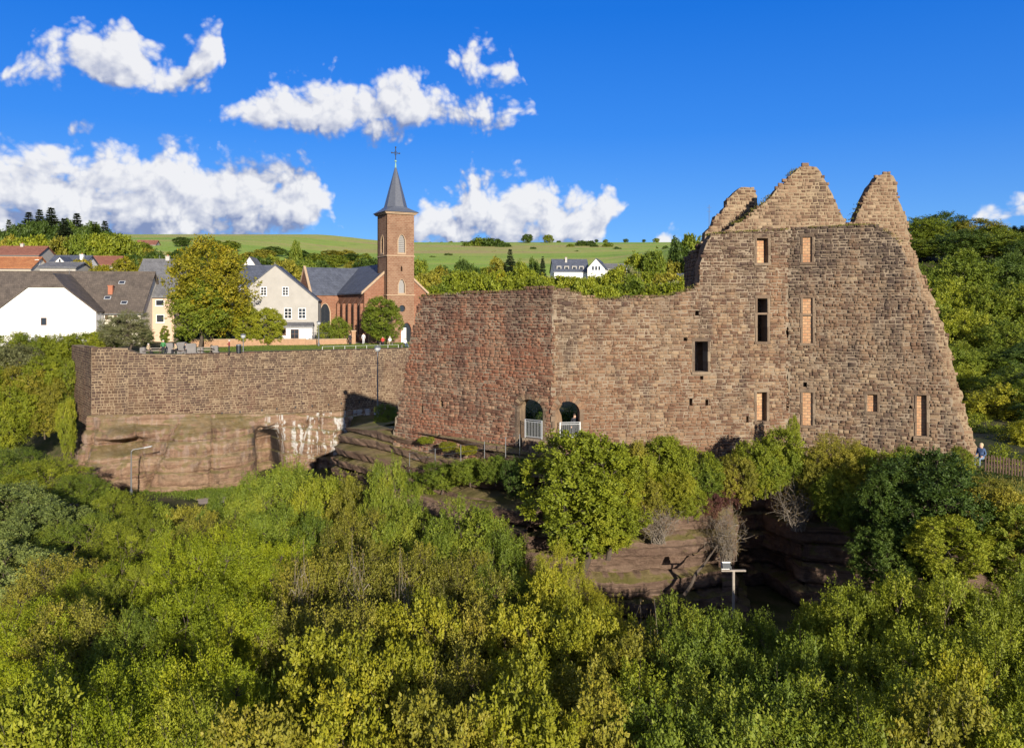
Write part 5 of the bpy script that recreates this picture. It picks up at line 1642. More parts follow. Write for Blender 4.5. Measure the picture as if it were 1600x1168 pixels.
# verge below the cliff
VA = [(-49, 87.6, 0), (-38.5, 89.6, 0), (-28.4, 94.6, 0), (-22, 98.5, 0)]; VB = [(-50, 83.5, 0), (-37.5, 85.0, 0), (-27, 88.4, 0), (-20, 91, 0)]
for q in VA + VB: pass
strip('verge', [(-52, 90.8, 0), (-38.0, 92.6, 0), (-28.0, 98.0, 0), (-20, 102, 0)], [(-52, 85.2, 0), (-38.5, 86.0, 0), (-27, 90.4, 0), (-19, 93.5, 0)], lambda x, y: -15.0, MATS['lawn'], label='strip of bright grass at the cliff foot')
strip('valley_path', [(-52, 85.2, 0), (-38.5, 86.0, 0), (-27, 90.4, 0), (-19, 93.5, 0)], [(-52, 82.6, 0), (-38, 83.2, 0), (-26, 87.4, 0), (-18, 90.5, 0)], lambda x, y: -15.02, MATS['gravel'], label='pale gravel path along the cliff foot')
vp = [(x, y, -15.0) for x in np.arange(-52, -20, 0.3) for y in np.arange(85.6 + max(0, (x + 38) * 0.4), 91 + max(0, (x + 38) * 0.4), 0.4)]
grass('verge_grass', vp, 14000, 0.3, 0.25, 8, 'lawn_blade', label='long bright grass on the verge at the cliff foot')
lp = [(x, 97 + (x + 47) * 0.53 + k * 1.4, LAWN_Z) for x in np.arange(-40, -10, 0.25) for k in range(1, 12)]
grass('lawn_grass', lp, 26000, 0.09, 0.4, 9, 'lawn_blade', label='short grass blades of the terrace lawn')
strip('grass_bank', [(26.5, 50.5, 0), (36, 50.5, 0), (60, 50, 0)], [(26.5, 43.5, 0), (34, 42.8, 0), (60, 42, 0)], lambda x, y: -4.1 - 0.12 * (51 - y), MATS['lawn'], label='grass bank beside the end of the ruin')
bp = [(x, y, -4.1 - 0.12 * (51 - y)) for x in np.arange(27, 46, 0.25) for y in np.arange(43, 50.5, 0.3)]
grass('bank_grass', bp, 9000, 0.28, 0.2, 12, 'grass_blade', label='rough yellowish grass on the bank beside the ruin')


# ================================================================== buildings
def opening(pl, root, x0, x1, y0, y1, frame='white_paint', cols=2, rows=2, name='window', pane='glass', shutters=None, sill=True):
    (u0, zb), (u1, _), (_, zt), _ = rect(pl, x0, x1, y0, y1)
    loc = pl.world((u0 + u1) / 2, 0, zb)
    w = (u1 - u0) / 2; h = zt - zb
    f = 0.09
    mb = MB()
    mb.box(-w - f, -w, -0.07, 0.02, -f, h + f); mb.box(w, w + f, -0.07, 0.02, -f, h + f)
    mb.box(-w, w, -0.07, 0.02, h, h + f); mb.box(-w, w, -0.07, 0.02, -f, 0)
    for c in range(1, cols): mb.box(-w + 2 * w * c / cols - 0.035, -w + 2 * w * c / cols + 0.035, -0.055, 0.02, 0, h)
    for r in range(1, rows): mb.box(-w, w, -0.05, 0.02, h * r / rows - 0.03, h * r / rows + 0.03)
    o = mb.build(name, MATS[frame], root)
    o.matrix_parent_inverse = root.matrix_basis.inverted()
    o.location = loc; o.rotation_euler = (0, 0, pl.ang)
    MB().box(-w, w, -0.02, 0.015, 0, h).build('pane', MATS[pane], o)
    if sill: MB().box(-w - 0.15, w + 0.15, -0.16, 0.015, -f - 0.1, -f - 0.002).build('sill', MATS[frame], o)
    if shutters:
        for s in (-1, 1):
            a = sorted((s * (w + f + 0.02), s * (w + f + 0.45)))
            MB().box(a[0], a[1], -0.06, -0.003, 0, h).build('shutter', MATS[shutters], o)
    return o


def build_house(name, label, px0, px1, d, rz, y_base, y_eave, y_ridge, depth, wall, roof, gable_front=False, hip=0.0, over=0.35, chimneys=(), wins=(), ridge_px=None, mid_line=None, group=None):
    """front facade over px0..px1 at distance d (left corner), turned by rz degrees; heights read at the front"""
    a = W(px0, 0, d)
    pl = Plane((a.x, a.y), (a.x + math.cos(RAD(rz)), a.y + math.sin(RAD(rz))))
    u1 = pl.uv(px1, 400)[0]
    zb = pl.uv(px0, y_base)[1]; ze = pl.uv((px0 + px1) / 2, y_eave)[1]; zr = pl.uv((px0 + px1) / 2, y_ridge)[1]
    root = empty(name, (a.x, a.y, zb), RAD(rz))
    tag(root, label, 'house', group)
    wd = u1; h = ze - zb; hr = zr - zb
    T = 0.22
    if gable_front:
        c = wd / 2 if ridge_px is None else pl.uv(ridge_px, 400)[0]
        prof = [(0, -1.5), (wd, -1.5), (wd, h)] + ([(c + (wd - c) * hip, hr - (hr - h) * hip), (c - c * hip, hr - (hr - h) * hip)] if hip else [(c, hr)]) + [(0, h)]
        MB().extrude(prof, [], 0, depth).build('wall', MATS[wall], root)
        rb = MB()
        if hip:
            hz = hr - (hr - h) * hip
            yh = (hr - hz) * 1.0
            for s, e in ((-1, 0.0), (1, wd)):
                ex = e + s * over; ez = h - over * (hr - h) / abs(c - e)
                xh = c + s * abs(c - e) * hip
                v = [(ex, -over, ez), (ex, depth + over, ez), (c, depth + over, hr), (c, yh, hr), (xh, -over, hz)]
                rb.add([(p[0], p[1], p[2] + 0.03) for p in v] + [(p[0], p[1], p[2] + 0.03 + T) for p in v], [(0, 1, 2, 3, 4), (9, 8, 7, 6, 5), (0, 5, 6, 1), (0, 4, 9, 5), (1, 6, 7, 2), (4, 3, 8, 9), (3, 2, 7, 8)])
            xl, xr = c - c * hip, c + (wd - c) * hip
            v = [(xl, -over, hz), (xr, -over, hz), (c, yh, hr)]
            rb.add([(p[0], p[1], p[2] + 0.04) for p in v] + [(p[0], p[1], p[2] + 0.04 + T) for p in v], [(0, 2, 1), (3, 4, 5), (0, 1, 4, 3), (1, 2, 5, 4), (2, 0, 3, 5)])
        else:
            for s, e in ((-1, 0.0), (1, wd)):
                ex = e + s * over; ez = h - over * (hr - h) / abs(c - e)
                v = [(ex, -over, ez), (ex, depth + over, ez), (c, depth + over, hr), (c, -over, hr)]
                rb.add([(p[0], p[1], p[2] + 0.03) for p in v] + [(p[0], p[1], p[2] + 0.03 + T) for p in v], [(0, 1, 2, 3), (7, 6, 5, 4), (0, 4, 5, 1), (1, 5, 6, 2), (2, 6, 7, 3), (3, 7, 4, 0)])
    else:
        prof = [(0, -1.5), (depth, -1.5), (depth, h), (depth / 2, hr), (0, h)]
        Mx = Matrix(((0, 1, 0, 0), (1, 0, 0, 0), (0, 0, 1, 0), (0, 0, 0, 1)))
        MB().extrude(prof, [], 0, wd, 0, Mx).build('wall', MATS[wall], root)
        rb = MB()
        k = (hr - h) / (depth / 2)
        for s, e in ((-1, 0.0), (1, depth)):
            ey = e + s * over; ez = h - over * k
            v = [(-over, ey, ez), (wd + over, ey, ez), (wd + over, depth / 2, hr), (-over, depth / 2, hr)]
            rb.add([(p[0], p[1], p[2] + 0.03) for p in v] + [(p[0], p[1], p[2] + 0.03 + T) for p in v], [(0, 1, 2, 3), (7, 6, 5, 4), (0, 4, 5, 1), (1, 5, 6, 2), (2, 6, 7, 3), (3, 7, 4, 0)])
        MB().tube([(-over, -over - 0.06, h - over * k), (wd + over, -over - 0.06, h - over * k)], 0.08, 6).build('gutter', MATS['metal_grey'], root)
        MB().tube([(-over, depth / 2, hr + T), (wd + over, depth / 2, hr + T)], 0.14, 6).build('ridge_cap', MATS[roof], root)
    rb.build('roof', MATS[roof], root)
    for (cx_, yf, hh, m) in chimneys:
        u = pl.uv(cx_, 400)[0]
        yy = depth * yf
        mb = MB().box(u - 0.4, u + 0.4, yy - 0.4, yy + 0.4, hr - 1.8, hr + hh).box(u - 0.48, u + 0.48, yy - 0.48, yy + 0.48, hr + hh, hr + hh + 0.15)
        ch = mb.build('chimney', MATS[m], root)
        MB().tube([(u, yy, hr + hh + 0.15), (u, yy, hr + hh + 0.5)], 0.14, 8).build('chimney_pot', MATS['red_brick'], ch)
    for w_ in wins:
        opening(pl, root, *w_[:4], **(w_[4] if len(w_) > 4 else {}))
    return root, pl


# white house with half-hipped gable wing
wh, pl = build_house('white_house', 'big white house with half-hipped brown roof behind the hedge', -6, 150, 122, 8, 530, 487, 428, 15, 'white_render', 'roof_brown', True, 0.36, 0.25,
                     wins=[(65, 72, 497, 507, dict(frame='brown_paint', cols=1, rows=1, sill=False))])
a = W(138, 0, 124.5)
wing, plw = build_house('brown_roofed_house', 'low house wing with long brown roof joined to the white gable', -60, 220, 124.4, 8, 530, 487, 424, 13, 'pale_render', 'roof_brown', False, over=0.4,
                        chimneys=[], wins=[(153, 163, 488, 499, dict(shutters='brown_paint', rows=3)), (184, 194, 488, 499, dict(shutters='brown_paint', rows=3)), (207, 215, 488, 499, dict(rows=3))])
h_ = 4.3
for (px, py, m, sz) in ((163, 443, 'red_brick', (0.35, 1.3)),):
    u = plw.uv(px, py)[0]
    MB().box(u - 0.35, u + 0.35, 2.6, 3.3, 5.5, 8.4).box(u - 0.42, u + 0.42, 2.53, 3.37, 8.4, 8.55).build('chimney', MATS[m], wing)
for (px, yy) in ((175, 4.6), (161, 2.0), (190, 1.2)):
    u = plw.uv(px, 440)[0]
    kz = (plw.uv(100, 424)[1] - plw.uv(100, 487)[1]) / 6.5
    z0 = (plw.uv(100, 487)[1] - plw.uv(-60, 530)[1]) + kz * yy + 0.27
    Mr = Matrix.Translation((u, yy, z0)) @ Matrix.Rotation(math.atan(kz), 4, 'X')
    sk = MB().box(-0.5, 0.5, -0.35, 0.35, -0.05, 0.06, 0, Mr).build('skylight', MATS['metal_pale'], wing)
    MB().box(-0.4, 0.4, -0.26, 0.26, 0.06, 0.075, 0, Mr).build('pane', MATS['glass'], sk)

build_house('peach_house', 'peach rendered house with grey sheet roof beside the golden tree', 229, 272, 134, 6, 540, 462, 430, 9, 'peach_render', 'roof_grey', False,
            wins=[(244, 256, 469, 477, dict(cols=1, rows=1)), (245, 256, 492, 503, dict(cols=1, rows=1))])
build_house('peach_annex', 'narrow peach annex with grey roof between brown roof and peach house', 205, 229, 137, 4, 540, 456, 431, 9, 'peach_render', 'roof_grey', False, wins=[(221, 225, 489, 505, dict(cols=1, rows=1))])
build_house('grey_gabled_house', 'grey roofed house with pale chimney behind the peach house', 217, 282, 168, 10, 470, 429, 405, 9, 'grey_render', 'roof_grey', False, chimneys=[(254, 0.5, 0.8, 'grey_render')])
build_house('dark_roofed_house', 'dark slate roofed house with small white dormer', 74, 131, 205, 5, 450, 414, 399, 9, 'white_render', 'roof_slate', False, chimneys=[(121, 0.3, 0.3, 'white_paint')])
build_house('dormer_house', 'white gabled dormer house before the dark slate roof', 85, 102, 200, 5, 430, 410, 402, 5, 'white_render', 'roof_slate', True, wins=[(92, 95, 405, 409, dict(cols=1, rows=1, sill=False))])
build_house('red_roofed_house', 'long house with dull red tiled roof below the conifers', -12, 60, 225, 4, 430, 398, 384, 10, 'grey_render', 'roof_red', False, chimneys=[(20, 0.5, 0.8, 'grey_render')])
build_house('orange_roofed_house', 'house with bright orange tiled roof below the conifers', -20, 48, 190, 5, 450, 419, 401, 10, 'pale_render', 'roof_orange', False, chimneys=[(46, 0.4, -0.6, 'white_paint')])
build_house('flat_roofed_shed', 'low grey roofed shed between orange and slate roofs', 62, 118, 180, 5, 450, 418, 410, 8, 'grey_render', 'roof_grey', False)
build_house('brown_tiled_house', 'house with reddish brown tiled roof between the golden trees', 132, 182, 215, 8, 450, 414, 400, 9, 'grey_render', 'roof_red', False)
build_house('skyline_barn', 'dark red roofed barn alone on the skyline', 212, 243, 430, 8, 392, 382, 375, 9, 'grey_render', 'roof_red', False)
build_house('cream_house', 'cream plastered house with wide front gable and white windows', 362, 497, 128, 10, 538, 470, 415, 11, 'cream_render', 'roof_slate', True, 0.0, 0.15,
            wins=[(408, 416, 449, 461, dict(cols=2, rows=3)), (442, 450, 449, 461, dict(cols=2, rows=3)), (445, 455, 482, 497, dict(cols=2, rows=3)), (467, 477, 482, 497, dict(cols=2, rows=3)), (415, 424, 482, 497, dict(cols=2, rows=3))])
build_house('cream_house_annex', 'white ground-floor annex along the cream gabled house', 402, 488, 124.5, 10, 538, 511, 507, 3.2, 'white_render', 'roof_grey', False, 0.0, 0.12,
            wins=[(455, 466, 515, 528, dict(frame='brown_paint')), (436, 446, 513, 522, dict(frame='brown_paint', pane='wood_brown', cols=1, rows=1))])
build_house('slate_roofed_house', 'slate roofed house hidden behind the cream gable', 372, 424, 150, 8, 520, 446, 415, 9, 'cream_render', 'roof_slate', False)
build_house('white_gable_house', 'pale gable peeping over the golden tree', 376, 404, 190, 6, 450, 421, 402, 8, 'white_render', 'roof_grey', True, 0.0, 0.2)
build_house('far_white_house', 'white house with dark dormered roof below the hill field', 918, 945, 300, -12, 440, 419, 404, 22, 'white_render', 'roof_slate', True, 0, 0.3,
            wins=[(925, 928, 416, 422, dict(cols=1, rows=1)), (930, 933, 416, 422, dict(cols=1, rows=1)), (935, 938, 416, 422, dict(cols=1, rows=1))])
fw, plf = build_house('far_long_house', 'long dark roofed wing of the far white house', 866, 920, 303, 6, 440, 424, 405, 10, 'white_render', 'roof_slate', False, chimneys=[(887, 0.4, 0.8, 'grey_render')])
for px in (874, 886, 898, 909):
    u = plf.uv(px, 420)[0]
    dm = MB().box(u - 0.9, u + 0.9, 0.8, 4.0, 4.6, 6.0).build('dormer', MATS['grey_render'], fw)
    MB().box(u - 0.6, u + 0.6, 0.77, 0.8, 4.8, 5.7).build('pane', MATS['glass'], dm)
build_house('far_grey_house', 'low grey roofed house beside the far white house', 945, 985, 310, 4, 440, 420, 412, 9, 'grey_render', 'roof_grey', False)
build_house('far_small_house', 'small pale house peeping out beside the high ruin wall', 1064, 1082, 230, 4, 450, 436, 428, 7, 'white_render', 'roof_slate', False)


for nm, x, y, z in (('white_house', 7.0, 9.0, 10.2), ('cream_house', 6.0, 6.0, 12.0), ('grey_gabled_house', 3.0, 4.5, 8.4), ('peach_house', 2.0, 4.5, 11.6), ('brown_roofed_house', 25.0, 6.5, 10.6)):
    ho = bpy.data.objects[nm]
    ae = MB().tube([(x, y, z - 1.2), (x, y, z + 1.5)], 0.03, 5)
    for k in range(4): ae.tube([(x - 0.45 + 0.05 * k, y, z + 0.7 + 0.2 * k), (x + 0.45 - 0.05 * k, y, z + 0.7 + 0.2 * k)], 0.016, 4)
    ae.build('aerial', MATS['metal_grey'], ho)
for nm, x, h_p in (('cream_house', 0.15, 6.6), ('cream_house', 13.7, 6.6), ('white_house', 15.0, 4.0), ('peach_house', 0.15, 8.0)):
    MB().tube([(x, -0.08, -0.5), (x, -0.08, h_p)], 0.055, 6).build('downpipe', MATS['metal_grey'], bpy.data.objects[nm])


# ------------------------------------------------------------------ the church
PHI = RAD(29)
church = empty('church', (W(605, 0, 128).x + 2.3 * math.cos(PHI), 128 + 2.3 * math.sin(PHI), 0.0), PHI)
tag(church, 'red sandstone village church with square tower and slate spire', 'church')
TH = 20.8


def cpart(mb, name, mat, parent=church, **k): return mb.build(name, MATS[mat], parent, **k)


def lancet(cx, z0, w, h, n=8):
    """pointed-arch outline: width w, total height h"""
    hw = w / 2; zs_ = z0 + h - w * 0.9
    pts = [(cx - hw, z0), (cx + hw, z0), (cx + hw, zs_)]
    for i in range(1, n):
        t = i / n; a = t * math.pi / 2
        pts.append((cx + hw * math.cos(a) ** 1.0 * (1 - 0.12 * math.sin(2 * a)), zs_ + w * 0.9 * math.sin(a)))
    pts.append((cx, z0 + h))
    for i in range(n - 1, 0, -1):
        t = i / n; a = t * math.pi / 2
        pts.append((cx - hw * math.cos(a) * (1 - 0.12 * math.sin(2 * a)), zs_ + w * 0.9 * math.sin(a)))
    pts.append((cx - hw, zs_))
    return pts


FRONT = Matrix.Identity(4)


def face_M(x, y, ang): return Matrix.Translation((x, y, 0)) @ Matrix.Rotation(ang, 4, 'Z')


# tower: four walls with lancet openings in the visible ones
def wall_with(name, M, wdt, z0, z1, holes, mat, thick=0.5):
    return cpart(MB().extrude([(-wdt / 2, z0), (wdt / 2, z0), (wdt / 2, z1), (-wdt / 2, z1)], holes, 0, thick, 0, M), name, mat)


bel = lancet(0.15, 14.6, 1.15, 2.9); low = lancet(0.15, 8.1, 1.05, 2.2)
small = [(0.0, 11.6), (0.3, 11.6), (0.3, 12.2), (0.15, 12.5), (0.0, 12.2)]
rose = [(0.25 + 0.55 * math.cos(2 * math.pi * i / 16), 5.6 + 0.55 * math.sin(2 * math.pi * i / 16)) for i in range(16)]
door = lancet(1.0, 0.0, 1.9, 3.3)
wall_with('tower_wall', face_M(0, 0, 0), 4.6, -1, TH, [bel, low, small, rose, door], 'tower_stone')
wall_with('tower_wall', face_M(-2.3, 2.3, -math.pi / 2), 4.59, -1, TH, [lancet(0, 14.6, 1.1, 2.9), lancet(0, 8.1, 0.9, 2.2)], 'tower_stone')
wall_with('tower_wall', face_M(2.3, 2.3, math.pi / 2), 4.59, -1, TH, [lancet(0, 14.6, 1.1, 2.9)], 'tower_stone')
wall_with('tower_wall', face_M(0, 4.6, math.pi), 4.6, 8, TH, [lancet(0, 14.6, 1.1, 2.9)], 'tower_stone')


def arch_frame(M, outline, grow, name, mat='stone_trim', y0=-0.07, y1=0.1):
    cx_ = sum(p[0] for p in outline) / len(outline); zc = sum(p[1] for p in outline) / len(outline)
    out = [(cx_ + (p[0] - cx_) * (1 + grow), zc + (p[1] - zc) * (1 + grow * 0.45)) for p in outline]
    return cpart(MB().extrude(out, [outline], y0, y1, 0, M), name, mat)


for M, o_ in ((face_M(0, 0, 0), bel), (face_M(0, 0, 0), low), (face_M(-2.3, 2.3, -math.pi / 2), lancet(0, 14.6, 1.1, 2.9)), (face_M(-2.3, 2.3, -math.pi / 2), lancet(0, 8.1, 0.9, 2.2)), (face_M(0, 0, 0), door)):
    arch_frame(M, o_, 0.28, 'window_surround' if o_ is not door else 'door_surround', 'stone_trim' if o_ is not door else 'church_stone')
M = face_M(0, 0, 0)
lv = cpart(MB().box(-0.6, 0.9, 0.30, 0.36, 14.5, 17.6), 'louvre_panel', 'louvre')
for i in range(9): cpart(MB().box(-0.5, 0.8, 0.14, 0.28, 14.7 + i * 0.3, 14.76 + i * 0.3), 'louvre_slat', 'louvre', lv)
cpart(MB().box(-0.5, 0.8, 0.3, 0.36, 8.0, 10.5), 'pane', 'louvre')
cpart(MB().box(-0.4, 0.9, 0.3, 0.36, 4.9, 6.3), 'rose_pane', 'glass')
dr = cpart(MB().box(0.0, 2.0, 0.28, 0.36, 0.0, 3.4), 'door', 'glass')
cpart(MB().box(0.12, 1.0, 0.18, 0.26, 0.05, 2.5), 'door_leaf', 'white_paint', dr)
cpart(MB().box(-0.8, 0.8, 1.0, 1.06, 14.4, 17.8, 0, face_M(-2.3, 2.3, -math.pi / 2)), 'louvre_panel', 'louvre')
cpart(MB().box(-0.8, 0.8, 1.0, 1.06, 8.0, 10.5, 0, face_M(-2.3, 2.3, -math.pi / 2)), 'pane', 'glass')
for z in (8.05 - 0.35, 14.0):
    mb = MB()
    for (x0, x1, y0, y1) in ((-2.42, 2.42, -0.12, 0.0), (-2.42, -2.3, 0.0, 4.7), (2.3, 2.42, 0.0, 4.7)): mb.box(x0, x1, y0, y1, z, z + 0.16)
    cpart(mb, 'string_course', 'stone_trim')
mb = MB()
for (x0, x1, y0, y1) in ((-2.6, 2.6, -0.3, 4.9),): mb.box(x0, x1, y0, y1, TH, TH + 0.18).box(x0 - 0.15, x1 + 0.15, y0 - 0.15, y1 + 0.15, TH + 0.18, TH + 0.34)
cpart(mb, 'cornice', 'stone_trim')
# spire: flared square skirt, then an octagon
sp = MB()
rings = []
for (r, z, q) in ((2.95, TH + 0.34, 0.0), (2.1, TH + 0.95, 0.35), (1.75, TH + 1.35, 1.0), (0.95, TH + 4.6, 1.0), (0.10, TH + 8.0, 1.0)):
    ring = []
    for k in range(8):
        a = math.pi / 8 + k * math.pi / 4
        oc = Vector((math.cos(a), math.sin(a))) * r / math.cos(math.pi / 8)
        sq = Vector((math.copysign(r, math.cos(a)), math.copysign(r, math.sin(a))))
        ring.append(((sq * (1 - q) + oc * q).x, 2.3 + (sq * (1 - q) + oc * q).y, z))
    rings.append(ring)
# keep the skirt square: two points per corner
vs = [v for r in rings for v in r]
fs = [(i * 8 + k, i * 8 + (k + 1) % 8, (i + 1) * 8 + (k + 1) % 8, (i + 1) * 8 + k) for i in range(4) for k in range(8)]
sp.add(vs, fs + [tuple(range(32, 40)), tuple(reversed(range(8)))])
so = cpart(sp, 'spire', 'spire_slate')
cpart(MB().lathe([(0.16, 0), (0.13, 0.8), (0.05, 1.2), (0.2, 1.35), (0.2, 1.5), (0.04, 1.62)], 8, (0, 2.3, TH + 7.5)), 'finial', 'copper_green', so)
mb = MB().box(-0.05, 0.05, 2.25, 2.35, TH + 9.0, TH + 11.2).box(-0.65, 0.65, 2.25, 2.35, TH + 10.2, TH + 10.3)
for (x, z) in ((-0.65, 10.25), (0.65, 10.25), (0, 11.2)): mb.box(x - 0.11, x + 0.11, 2.24, 2.36, TH + z - 0.11, TH + z + 0.11)
for s in (-1, 1):
    mb.tube([(0, 2.3, TH + 9.85), (s * 0.35, 2.3, TH + 10.25)], 0.03, 5); mb.tube([(0, 2.3, TH + 10.65), (s * 0.35, 2.3, TH + 10.25)], 0.03, 5)
cpart(mb, 'cross', 'iron_dark', so)
# nave
NX0, NX1, NE, NR = -5.6, 5.0, 8.2, 12.9
nc = (NX0 + NX1) / 2
cpart(MB().extrude([(NX0, -1), (NX1, -1), (NX1, NE), (nc, NR), (NX0, NE)], [], 1.5, 1.9), 'front_wall', 'church_stone')
side_holes = [lancet(3.0 + 3.3 * i, 1.6, 1.25, 4.6) for i in range(4)]
MS = Matrix(((0, 1, 0, NX0), (-1, 0, 0, 1.9 + 24), (0, 0, 1, 0), (0, 0, 0, 1)))
Mside = Matrix(((0, 1, 0, NX0), (-1, 0, 0, 15.5), (0, 0, 1, 0), (0, 0, 0, 1)))        # local x -> -y (front at larger x), local y -> +x
sh = [lancet(x, 1.4, 1.2, 5.0) for x in (2.2, 5.3, 8.4, 11.5)]
cpart(MB().extrude([(0, -1), (13.6, -1), (13.6, NE), (0, NE)], sh, 0, 0.45, 0, Mside), 'side_wall', 'church_stone')
for q in sh:
    arch_frame(Mside, q, 0.22, 'window_surround')
    xs_ = [p[0] for p in q]
    cpart(MB().box(min(xs_) - 0.05, max(xs_) + 0.05, 0.3, 0.36, 1.3, 6.5, 0, Mside), 'pane', 'glass')
for x in (0.6, 3.75, 6.85, 9.95, 13.2):
    cpart(MB().box(x - 0.3, x + 0.3, -0.5, -0.003, -1, 6.4, 0, Mside).add([Mside @ Vector(v) for v in ((x - 0.3, -0.5, 6.4), (x + 0.3, -0.5, 6.4), (x + 0.3, -0.003, 7.2), (x - 0.3, -0.003, 7.2))], [(0, 1, 2, 3)]), 'buttress', 'church_stone')
cpart(MB().box(NX1 - 0.45, NX1, 1.9, 26, -1, NE), 'side_wall', 'church_stone')
rb = MB()
for s, e in ((-1, NX0), (1, NX1)):
    k = (NR - NE) / abs(nc - e)
    ex = e + s * 0.35; ez = NE - 0.35 * k
    v = [(ex, 1.35, ez), (ex, 27, ez), (nc, 27, NR), (nc, 1.35, NR)]
    rb.add([(p[0], p[1], p[2] + 0.03) for p in v] + [(p[0], p[1], p[2] + 0.25) for p in v], [(0, 1, 2, 3), (7, 6, 5, 4), (0, 4, 5, 1), (1, 5, 6, 2), (2, 6, 7, 3), (3, 7, 4, 0)])
cpart(rb, 'nave_roof', 'roof_slate')
for s, e in ((-1, NX0), (1, NX1)):
    mb = MB().extrude([(e + s * 0.5, NE - 0.35), (e + s * 0.5, NE + 0.05), (nc, NR + 0.55), (nc, NR + 0.1)], [], 1.3, 1.75)
    cpart(mb, 'gable_coping', 'stone_trim')
# transept and chancel, each with a gable end
def cross_wing(x0, x1, y0, y1, e, r, nm):
    Mt = Matrix(((0, 1, 0, 0), (1, 0, 0, 0), (0, 0, 1, 0), (0, 0, 0, 1)))
    c = (y0 + y1) / 2
    w = cpart(MB().extrude([(y0, -1), (y1, -1), (y1, e), (c, r), (y0, e)], [], x0, x1, 0, Mt), nm + '_wall', 'church_stone')
    rb = MB()
    for s, q in ((-1, y0), (1, y1)):
        k = (r - e) / abs(c - q)
        ey = q + s * 0.3; ez = e - 0.3 * k
        v = [(x0 + 0.2, ey, ez), (x1, ey, ez), (x1, c, r), (x0 + 0.2, c, r)]
        rb.add([(p[0], p[1], p[2] + 0.03) for p in v] + [(p[0], p[1], p[2] + 0.25) for p in v], [(0, 1, 2, 3), (7, 6, 5, 4), (0, 4, 5, 1), (1, 5, 6, 2), (2, 6, 7, 3), (3, 7, 4, 0)])
    cpart(rb, nm + '_roof', 'roof_slate')
    for s, q in ((-1, y0), (1, y1)):
        mb = MB().extrude([(q + s * 0.35, e - 0.4), (q + s * 0.35, e + 0.1), (c, r + 0.5), (c, r + 0.05)], [], x0 - 0.1, x0 + 0.3, 0, Mt)
        cpart(mb, 'gable_coping', 'stone_trim')
    return w
cross_wing(-10.6, -0.4, 15.5, 23.5, 8.15, 12.6, 'transept')
tl = lancet(-8.0, 1.2, 1.7, 5.2)
arch_frame(face_M(0, 15.5, 0), tl, 0.22, 'window_surround', y0=-0.1, y1=0.02)
cpart(MB().extrude(tl, [], 15.44, 15.52), 'pane', 'glass')
cross_wing(-8.6, -0.6, 25, 31, 7.6, 12.0, 'chancel')

# low wall, piers and iron fence before the church
def low_wall(px0, d0, px1, d1, h, label, mat='low_wall_stone'):
    a = W(px0, 0, d0); b = W(px1, 0, d1)
    pl = Plane((a.x, a.y), (b.x, b.y))
    o = empty('low_wall', (a.x, a.y, 0.1), pl.ang)
    tag(o, label, 'wall')
    MB().box(0, pl.len, 0, 0.4, -0.6, h - 0.1).build('wall_body', MATS[mat], o)
    n = int(pl.len / 0.9)
    for i in range(n):
        vs = stone_geo(pl.len * i / n + 0.01, pl.len * (i + 1) / n - 0.01, h - 0.1, h + 0.04, 0.46, -0.06, 0.02, rngw, 0.01)
        MB().add(vs, STONE_F).build('coping_stone', MATS['stone_trim'], o)
    return o


low_wall(298, 117.5, 478, 119.5, 1.0, 'low sandstone wall along the back of the lawn before the golden tree')
low_wall(478, 119.6, 545, 122.5, 0.9, 'low sandstone wall with iron fence beside the church bushes')
low_wall(577, 124.0, 602, 125.2, 1.0, 'short sandstone wall between the gate pier and the round tree')
for px, d in ((552, 123), (579, 124)):
    p = W(px, 0, d)
    o = empty('gate_pier', (p.x, p.y, 0.1), 0.4); tag(o, 'square sandstone gate pier at the church entrance', 'gate pier', 'gate piers at the church entrance')
    MB().box(-0.3, 0.3, -0.3, 0.3, -0.3, 2.0).build('shaft', MATS['low_wall_stone'], o); MB().box(-0.38, 0.38, -0.38, 0.38, 2.0, 2.18).build('cap', MATS['stone_trim'], o)
fo = W(484, 0, 122.0); fb = W(548, 0, 124.6)
pf = Plane((fo.x, fo.y), (fb.x, fb.y))
fe = empty('iron_fence', (fo.x, fo.y, 0.9), pf.ang); tag(fe, 'dark iron fence in front of the church bushes', 'fence')
for z in (0.25, 0.95): MB().box(0, pf.len, -0.02, 0.02, z, z + 0.04).build('rail', MATS['iron_dark'], fe)
me = MB().box(-0.015, 0.015, -0.015, 0.015, 0, 1.1).mesh('bar', MATS['iron_dark'])
for i in range(int(pf.len / 0.22) + 1): link('bar', me, fe, (i * 0.22, 0.0, 0))


# ================================================================== lamps, furniture, fences
def lamp_post(px, ytop, ybot, d, kind, label):
    pb = W(px, ybot, d); h = W(px, ytop, d).z - pb.z
    o = empty('street_lamp', pb); tag(o, label, 'lamp')
    MB().lathe([(0.16, -0.3), (0.16, 0.15), (0.09, 0.3), (0.06, h * 0.6), (0.045, h - 0.5)], 10).build('post', MATS['metal_grey'], o)
    if kind == 'globe':
        MB().lathe([(0.05, 0), (0.22, 0.1), (0.3, 0.3), (0.27, 0.42)], 10, (0, 0, h - 0.55)).build('lamp_shade', MATS['metal_pale'], o)
        MB().lathe([(0.36, 0), (0.3, 0.1), (0.1, 0.2)], 10, (0, 0, h - 0.13)).build('lamp_cap', MATS['metal_grey'], o)
    elif kind == 'arm':
        MB().tube([(0, 0, h - 0.55), (0.2, 0, h - 0.35), (1.7, -0.3, h - 0.05)], 0.035, 6).build('arm', MATS['metal_pale'], o)
        Mh = Matrix.Translation((1.95, -0.35, h)) @ Matrix.Rotation(RAD(-12), 4, 'Y')
        MB().box(-0.4, 0.4, -0.12, 0.12, -0.05, 0.06, 0, Mh).build('lamp_head', MATS['metal_pale'], o)
    return o


